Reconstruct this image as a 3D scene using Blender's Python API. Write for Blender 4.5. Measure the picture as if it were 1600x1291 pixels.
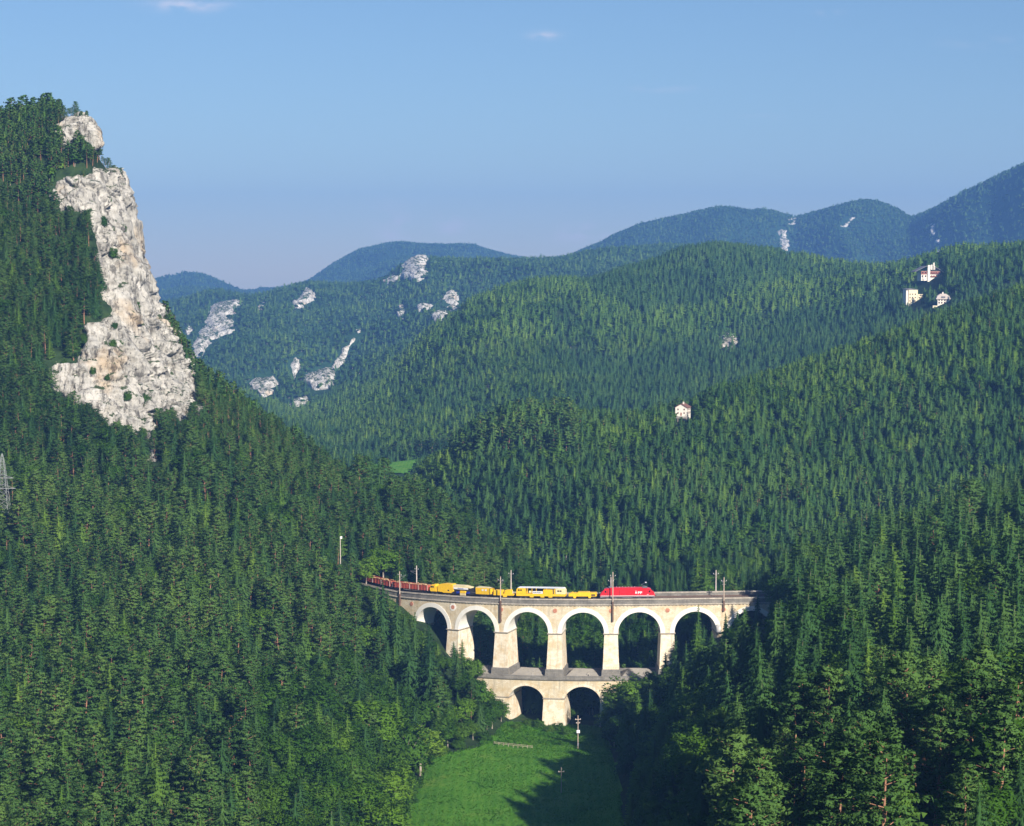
import bpy, bmesh, math, random
import numpy as np
from mathutils import Vector, Matrix
C = bpy.context.scene.collection
SC = bpy.context.scene
for o in list(bpy.data.objects): bpy.data.objects.remove(o)
rng = np.random.default_rng(7)
random.seed(7)
F = 2986.0                                   # focal length in photo pixels (1600 wide)
PITCH = math.atan(215.0/F)
CP, SP = math.cos(PITCH), math.sin(PITCH)

# ---------------------------------------------------------------- camera
cd = bpy.data.cameras.new('camera'); cam = bpy.data.objects.new('camera', cd); C.objects.link(cam)
cd.sensor_width = 36; cd.lens = 36*F/1600; cd.clip_start = 0.5; cd.clip_end = 40000
cam.location = (0, 0, 0); cam.rotation_euler = (math.pi/2 - PITCH, 0, 0)
SC.camera = cam
# ---------------------------------------------------------------- sky, sun, exposure
SUN_AZ = math.radians(153)                   # clockwise from +Y (view direction): behind the camera, to the right
SUN_EL = math.radians(29.5)
w = bpy.data.worlds.new('World'); SC.world = w; w.use_nodes = True
nt = w.node_tree; nt.nodes.clear()
sky = nt.nodes.new('ShaderNodeTexSky'); sky.sky_type = 'NISHITA'; sky.sun_disc = False
sky.sun_elevation = SUN_EL; sky.sun_rotation = SUN_AZ
sky.altitude = 900; sky.air_density = 1.2; sky.dust_density = 0.15; sky.ozone_density = 6.0
bg = nt.nodes.new('ShaderNodeBackground'); bg.inputs[1].default_value = 0.057
out = nt.nodes.new('ShaderNodeOutputWorld')
# faint wisps of cloud, fixed in the sky by direction
geo = nt.nodes.new('ShaderNodeTexCoord')
sepc = nt.nodes.new('ShaderNodeSeparateXYZ'); nt.links.new(geo.outputs['Generated'], sepc.inputs[0])
def wmath(op, a, b=None):
    n = nt.nodes.new('ShaderNodeMath'); n.operation = op
    for i, x in enumerate((a, b)):
        if x is None: continue
        if isinstance(x, (int, float)): n.inputs[i].default_value = x
        else: nt.links.new(x, n.inputs[i])
    return n.outputs[0]
ax = wmath('DIVIDE', sepc.outputs[0], wmath('MAXIMUM', sepc.outputs[1], 0.01))
az = wmath('DIVIDE', sepc.outputs[2], wmath('MAXIMUM', sepc.outputs[1], 0.01))
cn = nt.nodes.new('ShaderNodeTexNoise'); cn.inputs['Scale'].default_value = 55; cn.inputs['Detail'].default_value = 6
mp = nt.nodes.new('ShaderNodeMapping'); mp.inputs['Scale'].default_value = (1, 1, 2.6)
nt.links.new(geo.outputs['Generated'], mp.inputs[0]); nt.links.new(mp.outputs[0], cn.inputs['Vector'])
mask = None
for (u, v, su, sv, k) in ((300, 15, 50, 8, .9), (852, 60, 20, 6, .8), (1288, 24, 16, 6, .5), (618, 350, 26, 24, .8),
                          (705, 350, 34, 18, .5), (925, 366, 48, 14, .8), (1540, 72, 60, 8, .15), (1185, 186, 30, 4, .22), (1040, 142, 50, 5, .25)):
    cx, cz = (u-800)/F, (430-v)/F
    dx = wmath('DIVIDE', wmath('SUBTRACT', ax, cx), su/F); dz = wmath('DIVIDE', wmath('SUBTRACT', az, cz), sv/F)
    r2 = wmath('ADD', wmath('MULTIPLY', dx, dx), wmath('MULTIPLY', dz, dz))
    g = wmath('MULTIPLY', wmath('EXPONENT', wmath('MULTIPLY', r2, -1.0)), k)
    mask = g if mask is None else wmath('ADD', mask, g)
front = wmath('GREATER_THAN', sepc.outputs[1], 0.05)
nz = nt.nodes.new('ShaderNodeMapRange'); nz.inputs[1].default_value = .42; nz.inputs[2].default_value = .68
nt.links.new(cn.outputs[0], nz.inputs[0])
mk = wmath('MULTIPLY', wmath('MULTIPLY', mask, front), nz.outputs[0])
mixc = nt.nodes.new('ShaderNodeMix'); mixc.data_type = 'RGBA'
nt.links.new(mk, mixc.inputs[0]); nt.links.new(sky.outputs[0], mixc.inputs[6]); mixc.inputs[7].default_value = (9.5, 9.0, 9.8, 1)
tint = nt.nodes.new('ShaderNodeMix'); tint.data_type = 'RGBA'; tint.blend_type = 'MULTIPLY'; tint.inputs[0].default_value = 1; nt.links.new(mixc.outputs[2], tint.inputs[6]); tint.inputs[7].default_value = (1.01, .99, 1.0, 1)
nt.links.new(tint.outputs[2], bg.inputs[0]); nt.links.new(bg.outputs[0], out.inputs[0])
sl = bpy.data.lights.new('sun', 'SUN'); sl.energy = 5.0; sl.angle = math.radians(0.53); sl.color = (1.0, 0.92, 0.80)
so = bpy.data.objects.new('sun', sl); C.objects.link(so)
SUN_DIR = Vector((math.sin(SUN_AZ)*math.cos(SUN_EL), math.cos(SUN_AZ)*math.cos(SUN_EL), math.sin(SUN_EL)))
so.rotation_euler = SUN_DIR.to_track_quat('Z', 'Y').to_euler()
vs = SC.view_settings; vs.view_transform = 'Standard'; vs.look = 'None'; vs.exposure = 0.78; vs.gamma = 1
vs.use_curve_mapping = False
cy = SC.cycles
cy.max_bounces = 4; cy.diffuse_bounces = 2; cy.glossy_bounces = 1; cy.transmission_bounces = 2; cy.volume_bounces = 0; cy.transparent_max_bounces = 4
cy.use_denoising = True; cy.use_adaptive_sampling = True; cy.adaptive_threshold = 0.015
cy.sample_clamp_indirect = 4; cy.caustics_reflective = False; cy.caustics_refractive = False

# ---------------------------------------------------------------- helpers
def uv2at(u, v):
    """photo pixel -> (x/y, z/y) of the ray"""
    xc, yc = (np.asarray(u, float)-800)/F, (645.5-np.asarray(v, float))/F
    y = CP + yc*SP; z = -SP + yc*CP
    return xc/y, z/y
def project(p):
    p = np.atleast_2d(np.asarray(p, float))
    c = p[:, 1]*CP - p[:, 2]*SP; up = p[:, 2]*CP + p[:, 1]*SP
    return 800 + F*p[:, 0]/c, 645.5 - F*up/c
def sstep(a, b, x):
    t = np.clip((x-a)/(b-a), 0, 1); return t*t*(3-2*t)
_P = rng.random((64, 64, 64)).astype(np.float32)*2-1
def vnoise(p):
    p = np.asarray(p, float); i = np.floor(p).astype(int); f = p-i; f = f*f*(3-2*f); i &= 63; j = (i+1) & 63
    x0, y0, z0 = i.T; x1, y1, z1 = j.T; fx, fy, fz = f.T
    a = _P[x0, y0, z0]*(1-fx)+_P[x1, y0, z0]*fx; b = _P[x0, y1, z0]*(1-fx)+_P[x1, y1, z0]*fx
    c = _P[x0, y0, z1]*(1-fx)+_P[x1, y0, z1]*fx; d = _P[x0, y1, z1]*(1-fx)+_P[x1, y1, z1]*fx
    return (a*(1-fy)+b*fy)*(1-fz)+(c*(1-fy)+d*fy)*fz
def fbm(p, octv=4, gain=.5):
    s = 0; a = 1; p = np.asarray(p, float)
    for k in range(octv): s = s + a*vnoise(p*2**k + 17.3*k); a *= gain
    return s
def worley(p, seed=3):
    """F1, F2 distances and the id of the nearest cell (3-D)"""
    p = np.asarray(p, float); i = np.floor(p).astype(int)
    d1 = np.full(len(p), 9.); d2 = np.full(len(p), 9.); cid = np.zeros(len(p))
    for dx in (-1, 0, 1):
        for dy in (-1, 0, 1):
            for dz in (-1, 0, 1):
                c = i + (dx, dy, dz); m = (c + seed) & 63
                h1 = _P[m[:, 0], m[:, 1], m[:, 2]]; h2 = _P[m[:, 1], m[:, 2], m[:, 0]]; h3 = _P[m[:, 2], m[:, 0], (m[:, 1]+11) & 63]
                q = c + .5 + .45*np.stack([h1, h2, h3], 1); d = np.linalg.norm(p-q, axis=1)
                nearer = d < d1
                d2 = np.where(nearer, d1, np.minimum(d2, d)); cid = np.where(nearer, h1, cid); d1 = np.where(nearer, d, d1)
    return d1, d2, cid
def np_mesh(name, verts, faces, mats=(), smooth=False, uvs=None):
    """verts (n,3); faces (m,3) or (m,4) int arrays -> mesh"""
    me = bpy.data.meshes.new(name); v = np.asarray(verts, np.float32); f = np.asarray(faces, np.int32)
    k = f.shape[1]
    me.vertices.add(len(v)); me.vertices.foreach_set('co', v.ravel())
    me.loops.add(f.size); me.loops.foreach_set('vertex_index', f.ravel())
    me.polygons.add(len(f)); me.polygons.foreach_set('loop_start', np.arange(0, f.size, k, dtype=np.int32))
    me.polygons.foreach_set('loop_total', np.full(len(f), k, np.int32))
    if smooth: me.polygons.foreach_set('use_smooth', np.ones(len(f), bool))
    if uvs is not None:
        ul = me.uv_layers.new(name='UVMap'); ul.data.foreach_set('uv', np.asarray(uvs, np.float32)[f.ravel()].ravel())
    for m in mats: me.materials.append(m)
    me.update(calc_edges=True); me.validate()
    return me
def link(name, me, parent=None, **kw):
    o = bpy.data.objects.new(name, me); C.objects.link(o)
    if parent is not None: o.parent = parent
    for k, v in kw.items(): o[k] = v
    return o
def empty(name, loc, rotz=0, **kw):
    o = bpy.data.objects.new(name, None); C.objects.link(o); o.location = loc; o.rotation_euler = (0, 0, rotz); o.empty_display_size = .3
    for k, v in kw.items(): o[k] = v
    return o

# ---------------------------------------------------------------- materials
def new_mat(name):
    m = bpy.data.materials.new(name); m.use_nodes = True; m.node_tree.nodes.clear(); return m, m.node_tree
def N(t, kind, **kw):
    n = t.nodes.new(kind)
    for k, v in kw.items():
        if k.startswith('i_'):
            n.inputs[int(k[2:]) if k[2:].isdigit() else k[2:].replace('_', ' ')].default_value = v
        else: setattr(n, k, v)
    return n
def ramp(t, fac, stops):
    r = t.nodes.new('ShaderNodeValToRGB'); e = r.color_ramp.elements
    e[0].position, e[0].color = stops[0][0], (*stops[0][1], 1); e[1].position, e[1].color = stops[1][0], (*stops[1][1], 1)
    for p, c in stops[2:]:
        x = e.new(p); x.color = (*c, 1)
    t.links.new(fac, r.inputs[0]); return r.outputs[0]
def mix(t, fac, a, b, mode='MIX'):
    m = t.nodes.new('ShaderNodeMix'); m.data_type = 'RGBA'; m.blend_type = mode
    for i, x in ((0, fac), (6, a), (7, b)):
        if isinstance(x, (int, float)): m.inputs[i].default_value = x
        elif isinstance(x, tuple): m.inputs[i].default_value = (*x, 1)
        else: t.links.new(x, m.inputs[i])
    return m.outputs[2]
def mathn(t, op, a, b=0.0):
    n = t.nodes.new('ShaderNodeMath'); n.operation = op
    for i, x in enumerate((a, b)):
        if isinstance(x, (int, float)): n.inputs[i].default_value = x
        else: t.links.new(x, n.inputs[i])
    return n.outputs[0]
def noise(t, scale, coord=None, detail=4, rough=.6, stretch=None):
    n = N(t, 'ShaderNodeTexNoise'); n.inputs['Scale'].default_value = scale; n.inputs['Detail'].default_value = detail; n.inputs['Roughness'].default_value = rough
    if coord is not None:
        if stretch:
            m = N(t, 'ShaderNodeMapping'); m.inputs['Scale'].default_value = stretch; t.links.new(coord, m.inputs[0]); coord = m.outputs[0]
        t.links.new(coord, n.inputs['Vector'])
    return n.outputs[0]
def finish(m, t, color, rough=.85, spec=.2, bump=None, bstr=.4, bdist=.05, metal=0):
    p = N(t, 'ShaderNodeBsdfPrincipled'); o = N(t, 'ShaderNodeOutputMaterial')
    if isinstance(color, tuple): p.inputs['Base Color'].default_value = (*color, 1)
    else: t.links.new(color, p.inputs['Base Color'])
    if isinstance(rough, float): p.inputs['Roughness'].default_value = rough
    else: t.links.new(rough, p.inputs['Roughness'])
    p.inputs['Specular IOR Level'].default_value = spec; p.inputs['Metallic'].default_value = metal
    if bump is not None:
        b = N(t, 'ShaderNodeBump'); b.inputs['Strength'].default_value = bstr; b.inputs['Distance'].default_value = bdist
        t.links.new(bump, b.inputs['Height']); t.links.new(b.outputs[0], p.inputs['Normal'])
    t.links.new(p.outputs[0], o.inputs[0]); return m
def simple_mat(name, col, rough=.6, spec=.3, vary=.15, scale=3., metal=0):
    m, t = new_mat(name); co = N(t, 'ShaderNodeTexCoord').outputs['Object']
    n = noise(t, scale, co)
    d = tuple(c*(1-vary) for c in col); l = tuple(min(1, c*(1+vary)) for c in col)
    return finish(m, t, ramp(t, n, [(.3, d), (.7, l)]), rough, spec, metal=metal)
def foliage_mat(name, dark, mid, light, trans=.25, patch=0.012):
    """leaf colour varies from tree to tree, in broad patches and from spray to spray"""
    m, t = new_mat(name); oi = N(t, 'ShaderNodeObjectInfo')
    big = noise(t, patch, oi.outputs['Location'], 3, .6)
    co = N(t, 'ShaderNodeTexCoord').outputs['Object']
    sm = noise(t, 0.9, co, 2, .6)
    f = mathn(t, 'ADD', mathn(t, 'MULTIPLY', oi.outputs['Random'], .55), mathn(t, 'ADD', mathn(t, 'SUBTRACT', mathn(t, 'MULTIPLY', big, 1.5), .35), mathn(t, 'MULTIPLY', sm, .5)))
    f = mathn(t, 'MULTIPLY', f, .62)
    c = ramp(t, f, [(.28, dark), (.52, mid), (.82, light)])
    df = N(t, 'ShaderNodeBsdfDiffuse'); tr = N(t, 'ShaderNodeBsdfTranslucent'); mx = N(t, 'ShaderNodeMixShader'); o = N(t, 'ShaderNodeOutputMaterial')
    t.links.new(c, df.inputs[0]); t.links.new(mix(t, 1.0, c, (1.0, 1.0, .55), 'MULTIPLY'), tr.inputs[0]); mx.inputs[0].default_value = trans
    t.links.new(df.outputs[0], mx.inputs[1]); t.links.new(tr.outputs[0], mx.inputs[2]); t.links.new(mx.outputs[0], o.inputs[0])
    return m
M = {}
M['pine'] = foliage_mat('pine_needles', (.038, .088, .022), (.074, .155, .038), (.125, .215, .048))
M['spruce'] = foliage_mat('spruce_needles', (.024, .064, .022), (.050, .120, .034), (.092, .175, .042))
M['larch'] = foliage_mat('larch_needles', (.055, .130, .022), (.100, .200, .034), (.17, .28, .045), .35)
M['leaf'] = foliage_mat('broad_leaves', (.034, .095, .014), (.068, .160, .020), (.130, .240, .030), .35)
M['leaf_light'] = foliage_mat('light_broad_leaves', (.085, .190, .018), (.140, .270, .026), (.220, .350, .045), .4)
M['bark_orange'] = simple_mat('pine_bark', (.33, .175, .11), .9, .1, .4, 2)
M['bark_grey'] = simple_mat('grey_bark', (.20, .155, .12), .9, .1, .35, 2)
M['bark_pale'] = simple_mat('pale_bark', (.36, .31, .26), .9, .1, .3, 2)

TXT = {}
def _txt():
    for key, body, size, bold in (('loco', 'ÖBB', 1.32, .055), ('num', '1016', .42, .01), ('sign', 'SWIETELSKY', .58, .012), ('sign2', 'SWIETELSKY', .5, .01)):
        cu = bpy.data.curves.new('lettering', 'FONT'); cu.body = body; cu.size = size; cu.extrude = .01; cu.offset = bold; cu.align_x = 'CENTER'; cu.align_y = 'CENTER'
        o = bpy.data.objects.new('lettering', cu); C.objects.link(o); bpy.context.view_layer.update()
        me = bpy.data.meshes.new_from_object(o.evaluated_get(bpy.context.evaluated_depsgraph_get())); me.name = 'lettering'; me.materials.clear(); TXT[key] = me
        bpy.data.objects.remove(o); bpy.data.curves.remove(cu)
_txt()
# ---------------------------------------------------------------- the land
# Each row of control points is one line across the valley (foot, slope, crest, ...): (column, distance, height).
# A height given as ('v', row) is the elevation at which that ground is seen from the lookout.
def V(v): return ('v', v)
LINES = [
 [(-3000, 250, -100), (0, 250, -100), (500, 270, -122), (700, 280, -130), (900, 270, -125), (1050, 210, -95), (1200, 150, -60), (1600, 140, -56), (3600, 140, -50)],
 [(-3000, 450, V(1340)), (300, 450, V(1340)), (500, 465, V(1345)), (600, 510, -157.2), (640, 515, -158), (800, 520, -158.5), (950, 500, -158), (1000, 440, -141), (1050, 400, V(1350)), (1100, 350, V(1350)), (1200, 285, V(1350)), (1400, 262, V(1345)), (1600, 250, V(1340)), (3600, 240, V(1340))],
 [(-3000, 600, V(1050)), (0, 600, V(1050)), (300, 600, V(1060)), (500, 600, V(1105)), (575, 600, V(1180)), (625, 602, V(1216)), (700, 604, -157.2), (900, 604, -157.2), (965, 600, -157), (1000, 580, V(1195)), (1050, 530, V(1180)), (1100, 480, V(1170)), (1200, 420, V(1130)), (1400, 400, V(1120)), (1600, 380, V(1120)), (3600, 380, V(1000))],
 [(-3000, 780, V(700)), (0, 780, V(715)), (150, 790, V(705)), (250, 800, V(720)), (310, 805, V(700)), (400, 790, V(770)), (500, 750, V(862)), (560, 728, V(932)), (620, 705, V(962)), (700, 695, V(1035)), (760, 692, V(1095)), (800, 690, V(1128)), (860, 690, V(1132)), (960, 690, V(1132)), (1000, 690, V(1110)), (1050, 685, V(1055)), (1100, 680, V(1010)), (1200, 660, V(970)), (1300, 620, V(970)), (1400, 600, V(960)), (1600, 600, V(900)), (3600, 600, V(600))],
 [(-3000, 1000, V(60)), (-800, 960, V(140)), (0, 950, V(198)), (60, 950, V(192)), (120, 948, V(180)), (147, 945, V(190)), (156, 943, V(245)), (180, 940, V(276)), (192, 937, V(300)), (200, 935, V(345)), (215, 930, V(412)), (235, 925, V(478)), (250, 922, V(500)), (270, 915, V(528)), (300, 905, V(590)), (350, 895, V(632)), (400, 888, V(668)), (450, 880, V(700)), (500, 875, V(735)), (560, 868, V(768)), (640, 855, V(800)), (720, 835, V(850)), (800, 815, V(900)), (870, 800, V(950)), (940, 780, V(1000)), (1000, 752, V(1030)), (1050, 735, V(1025)), (1100, 725, V(990)), (1200, 715, V(958)), (1300, 720, V(915)), (1400, 740, V(868)), (1500, 760, V(833)), (1600, 780, V(798)), (2200, 850, V(640)), (3600, 900, V(400))],
 [(-3000, 1300, -20), (0, 1250, -60), (150, 1200, -80), (400, 1080, -135), (640, 960, -148), (800, 880, -155), (870, 845, -157), (940, 815, -157), (1000, 785, -152), (1100, 765, -138), (1200, 760, -132), (1300, 770, -128), (1400, 795, -122), (1600, 840, -108), (2200, 900, -80), (3600, 950, -40)],
 [(-3000, 1500, -60), (0, 1500, -120), (300, 1300, -150), (600, 1120, -150), (640, 1060, -148), (700, 990, -148), (800, 930, -150), (900, 890, V(920)), (1000, 860, V(920)), (1100, 850, V(905)), (1200, 845, V(900)), (1400, 880, V(850)), (1600, 920, V(780)), (2200, 1000, V(600)), (3600, 1100, V(450))],
 [(-3000, 1600, -60), (0, 1600, -140), (300, 1450, -152), (500, 1200, -151), (600, 1170, V(812)), (640, 1120, V(765)), (700, 1130, V(725)), (740, 1130, V(695)), (800, 1140, V(665)), (900, 1150, V(658)), (1000, 1150, V(668)), (1050, 1150, V(655)), (1085, 1155, V(650)), (1110, 1180, V(632)), (1200, 1220, V(602)), (1300, 1250, V(572)), (1420, 1280, V(524)), (1500, 1300, V(492)), (1600, 1320, V(462)), (2200, 1500, V(330)), (3600, 1500, V(200))],
 [(-3000, 1900, -60), (0, 1800, -150), (400, 1600, -155), (500, 1450, -152), (560, 1380, V(737)), (620, 1360, V(737)), (680, 1360, V(737)), (800, 1400, -128), (900, 1450, -125), (1060, 1500, -112), (1200, 1550, -98), (1400, 1600, -72), (1600, 1650, -42), (2200, 1800, 0), (3600, 1800, 60)],
 [(-3000, 2300, -60), (0, 2200, -140), (400, 2100, -158), (460, 1950, V(668)), (520, 1750, V(698)), (600, 1500, V(710)), (640, 1500, V(705)), (700, 1550, V(685)), (800, 1700, V(605)), (900, 1750, V(575)), (1000, 1800, V(562)), (1100, 1800, V(570)), (1200, 1800, V(545)), (1300, 1800, V(520)), (1400, 1800, V(485)), (1500, 1800, V(452)), (1600, 1800, V(425)), (2200, 1950, V(330)), (3600, 2000, V(250))],
 [(-3000, 2600, -60), (0, 2500, -140), (400, 2300, -152), (452, 2250, V(662)), (546, 2200, V(622)), (619, 2200, V(592)), (684, 2200, V(524)), (740, 2200, V(482)), (800, 2250, V(457)), (860, 2300, V(449)), (930, 2350, V(446)), (1000, 2350, V(424)), (1060, 2350, V(398)), (1120, 2350, V(388)), (1200, 2350, V(400)), (1300, 2350, V(420)), (1380, 2300, V(434)), (1420, 2150, V(424)), (1480, 2050, V(403)), (1600, 2000, V(397)), (2200, 2100, V(300)), (3600, 2200, V(200))],
 [(-3000, 2900, -60), (0, 2800, -150), (300, 2750, -165), (450, 2700, -160), (546, 2700, -140), (619, 2700, -118), (700, 2800, -88), (800, 2900, -58), (900, 3000, -38), (1000, 3200, -20), (1200, 3200, -20), (1420, 3200, -80), (1600, 3200, -60), (3600, 3200, -60)],
 [(-3000, 3300, -60), (0, 3200, -110), (270, 3200, V(560)), (400, 3200, V(540)), (500, 3200, V(535)), (600, 3200, V(515)), (700, 3300, V(470)), (800, 3400, V(452)), (900, 3600, V(436)), (1000, 3700, V(420)), (1200, 3800, 0), (1420, 3800, -50), (1600, 3800, 0), (3600, 3800, 0)],
 [(-3000, 3900, V(500)), (0, 3800, V(505)), (235, 3800, V(505)), (270, 3800, V(504)), (300, 3800, V(497)), (330, 3800, V(478)), (400, 3800, V(466)), (480, 3850, V(450)), (560, 3900, V(448)), (600, 3900, V(442)), (630, 3900, V(416)), (655, 3900, V(402)), (690, 3900, V(410)), (760, 3950, V(413)), (830, 4000, V(411)), (870, 4000, V(411)), (950, 4100, V(393)), (1000, 4150, V(388)), (1045, 4200, V(385)), (1100, 4200, V(392)), (1200, 4200, V(430)), (1600, 4200, V(430)), (3600, 4200, V(430))],
 [(-3000, 5000, -90), (700, 5000, -110), (1300, 4900, -100), (1600, 4700, 0), (3600, 4800, 0)],
 [(-3000, 8000, V(470)), (0, 8000, V(462)), (200, 8000, V(465)), (235, 8000, V(456)), (265, 8000, V(441)), (290, 8000, V(436)), (320, 8000, V(437)), (350, 8000, V(446)), (380, 8000, V(459)), (420, 8000, V(458)), (470, 7900, V(448)), (490, 7500, V(439)), (520, 7500, V(415)), (560, 7500, V(395)), (600, 7500, V(386)), (625, 7500, V(382)), (660, 7500, V(385)), (720, 7500, V(385)), (760, 7500, V(393)), (800, 7500, V(401)), (840, 7400, V(409)), (880, 7000, V(408)), (905, 6500, V(396)), (950, 6300, V(374)), (1000, 6200, V(354)), (1060, 6200, V(339)), (1100, 6200, V(330)), (1130, 6200, V(326)), (1170, 6200, V(332)), (1190, 6200, V(330)), (1240, 6200, V(342)), (1290, 6000, V(330)), (1340, 6000, V(317)), (1370, 6000, V(318)), (1395, 5900, V(327)), (1420, 5800, V(343)), (1460, 5500, V(327)), (1500, 5300, V(305)), (1550, 5200, V(280)), (1600, 5000, V(253)), (1800, 5000, V(205)), (3600, 5000, V(240))],
 [(-3000, 9500, -220), (3600, 9500, -220)],
]
u_in = np.arange(-160, 1761, 4.0)
phi_in = np.arctan((u_in-800)/F)
phi = np.concatenate([np.linspace(-math.pi, phi_in[0], 70)[:-1], phi_in, np.linspace(phi_in[-1], math.pi, 70)[1:]])
phi_u = 800 + F*np.tan(np.clip(phi, -.92, .75))
rr = [0.0, 8.0]
while rr[-1] < 9450:
    r = rr[-1]; rr.append(r + (2.2 if 775 < r < 955 else max(4.0, r*.0085)))
R = np.array(rr)
def gsmooth(a, s):
    if s <= 0: return a
    k = np.arange(-int(3*s)-1, int(3*s)+2); g = np.exp(-k*k/(2*s*s)); g /= g.sum()
    return np.convolve(np.pad(a, len(k)//2, mode='edge'), g, mode='valid')
KD, KZ = [np.zeros(len(phi))], [np.full(len(phi), -2.0)]
fu = np.arange(-3000, 3601, 2.0)
for li, L in enumerate(LINES):
    us = np.array([p[0] for p in L], float); ds = np.array([p[1] for p in L], float)
    zs = np.array([(uv2at(0, p[2][1])[1]*p[1]) if isinstance(p[2], tuple) else p[2] for p in L], float)
    s = 1.5 if li in (4, 15) else 6
    d = gsmooth(np.interp(fu, us, ds), s); z = gsmooth(np.interp(fu, us, zs), s)
    dd = np.interp(phi_u, fu, d); zz = np.interp(phi_u, fu, z)
    KD.append(dd/np.cos(np.clip(phi, -.92, .75))); KZ.append(zz)
KD = np.array(KD); KZ = np.array(KZ)
for k in range(1, len(KD)): KD[k] = np.maximum(KD[k], KD[k-1]+12)
h = np.diff(KD, axis=0); dl = np.diff(KZ, axis=0)/h
m = np.zeros_like(KZ)
w1 = 2*h[1:]+h[:-1]; w2 = h[1:]+2*h[:-1]
same = dl[1:]*dl[:-1] > 0
m[1:-1] = np.where(same, (w1+w2)/(w1/np.where(same, dl[:-1], 1)+w2/np.where(same, dl[1:], 1)), 0)
m[0] = dl[0]; m[-1] = dl[-1]
ZG = np.zeros((len(phi), len(R)))
for i in range(len(phi)):
    kd = KD[:, i]; j = np.clip(np.searchsorted(kd, R, side='right')-1, 0, len(kd)-2)
    hh = h[j, i]; t = np.clip((R-kd[j])/hh, 0, 1)
    ZG[i] = (KZ[j, i]*(1+2*t)*(1-t)**2 + m[j, i]*hh*t*(1-t)**2 + KZ[j+1, i]*t*t*(3-2*t) + m[j+1, i]*hh*t*t*(t-1))
back = -2 + 0.10*np.minimum(R, 500)
wb = sstep(math.radians(75), math.radians(120), np.abs(phi))[:, None]
ZG = ZG*(1-wb) + back[None]*wb
PX = np.sin(phi)[:, None]*R[None]; PY = np.cos(phi)[:, None]*R[None]
pts = np.stack([PX.ravel(), PY.ravel(), np.zeros(PX.size)], 1)
a1 = fbm(pts/170.0, 4).reshape(ZG.shape); a2 = fbm(pts/700.0+5, 3).reshape(ZG.shape); a3 = fbm(pts/28.0+9, 3).reshape(ZG.shape)
ridg = (1-np.abs(fbm(pts/np.array([260., 420., 1.])+31, 3))).reshape(ZG.shape)
amp = sstep(840, 1500, R)[None]*(.55+.45*sstep(1500, 2300, R))[None]
crest = np.exp(-((R[None]-KD[8][:, None])/70)**2)+np.exp(-((R[None]-KD[11][:, None])/120)**2)+np.exp(-((R[None]-KD[14][:, None])/200)**2)+np.exp(-((R[None]-KD[16][:, None])/350)**2)
ZG = ZG + (a1*R*.0022 + (ridg-.7)*np.minimum(R, 3200)*.018 + a2*R*.0022)*amp*(1-.88*np.clip(crest, 0, 1)) + a3*.5*sstep(60, 200, R)*(1-amp)*sstep(3, 9, np.abs(ZG+158))
_fi = np.arange(len(phi))
def ground(x, y):
    x = np.atleast_1d(np.asarray(x, float)); y = np.atleast_1d(np.asarray(y, float))
    r = np.hypot(x, y); p = np.arctan2(x, y)
    fi = np.clip(np.interp(p, phi, _fi), 0, len(phi)-1.001); ri = np.clip(np.interp(r, R, np.arange(len(R))), 0, len(R)-1.001)
    i = fi.astype(int); j = ri.astype(int); a = fi-i; b = ri-j
    return (ZG[i, j]*(1-a)+ZG[i+1, j]*a)*(1-b)+(ZG[i, j+1]*(1-a)+ZG[i+1, j+1]*a)*b
def hit(u, v, rmin=300):
    """first ground point seen along the ray through a photo pixel, from rmin on"""
    a, t = uv2at(u, v); a = float(a); t = float(t); ys = np.arange(rmin, 9500, 2.0) if rmin < 1500 else np.arange(rmin, 9500, 5.0)
    g = ground(a*ys, ys); k = np.argmax(g >= t*ys)
    y = ys[k]; return float(a*y), float(y), float(g[k])

def in_poly(x, y, poly):
    x = np.asarray(x); y = np.asarray(y); r = np.zeros(x.shape, bool); n = len(poly)
    for i in range(n):
        x1, y1 = poly[i]; x2, y2 = poly[(i+1) % n]
        c = ((y1 > y) != (y2 > y)) & (x < (x2-x1)*(y-y1)/(y2-y1+1e-9)+x1); r ^= c
    return r
def poly_dist(x, y, poly):
    """signed distance in the same units, positive inside"""
    d = np.full(np.shape(x), 1e9); n = len(poly)
    for i in range(n):
        x1, y1 = poly[i]; x2, y2 = poly[(i+1) % n]; ex, ey = x2-x1, y2-y1
        t = np.clip(((x-x1)*ex+(y-y1)*ey)/(ex*ex+ey*ey+1e-9), 0, 1); d = np.minimum(d, np.hypot(x-x1-t*ex, y-y1-t*ey))
    return np.where(in_poly(x, y, poly), d, -d)

# materials of the ground
mt, t = new_mat('forest_floor'); co = N(t, 'ShaderNodeTexCoord').outputs['Object']
c = ramp(t, noise(t, .25, co, 5), [(.35, (.016, .030, .012)), (.6, (.032, .060, .020)), (.78, (.060, .062, .030))])
c2 = ramp(t, noise(t, .11, co, 6, .75), [(.35, (.012, .040, .018)), (.65, (.035, .085, .030))])
sx = N(t, 'ShaderNodeVectorMath', operation='LENGTH'); t.links.new(co, sx.inputs[0])
mr = N(t, 'ShaderNodeMapRange', i_1=1800., i_2=3000.); t.links.new(sx.outputs['Value'], mr.inputs[0])
M['floor'] = finish(mt, t, mix(t, mr.outputs[0], c, c2), .95, .05)
mt, t = new_mat('meadow_grass'); co = N(t, 'ShaderNodeTexCoord').outputs['Object']
c = ramp(t, noise(t, .09, co, 5, .65), [(.3, (.066, .210, .014)), (.55, (.100, .295, .020)), (.8, (.185, .345, .034))])
c = mix(t, mathn(t, 'MULTIPLY', noise(t, 1.3, co, 5, .8), .7), c, (.065, .160, .014))
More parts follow.
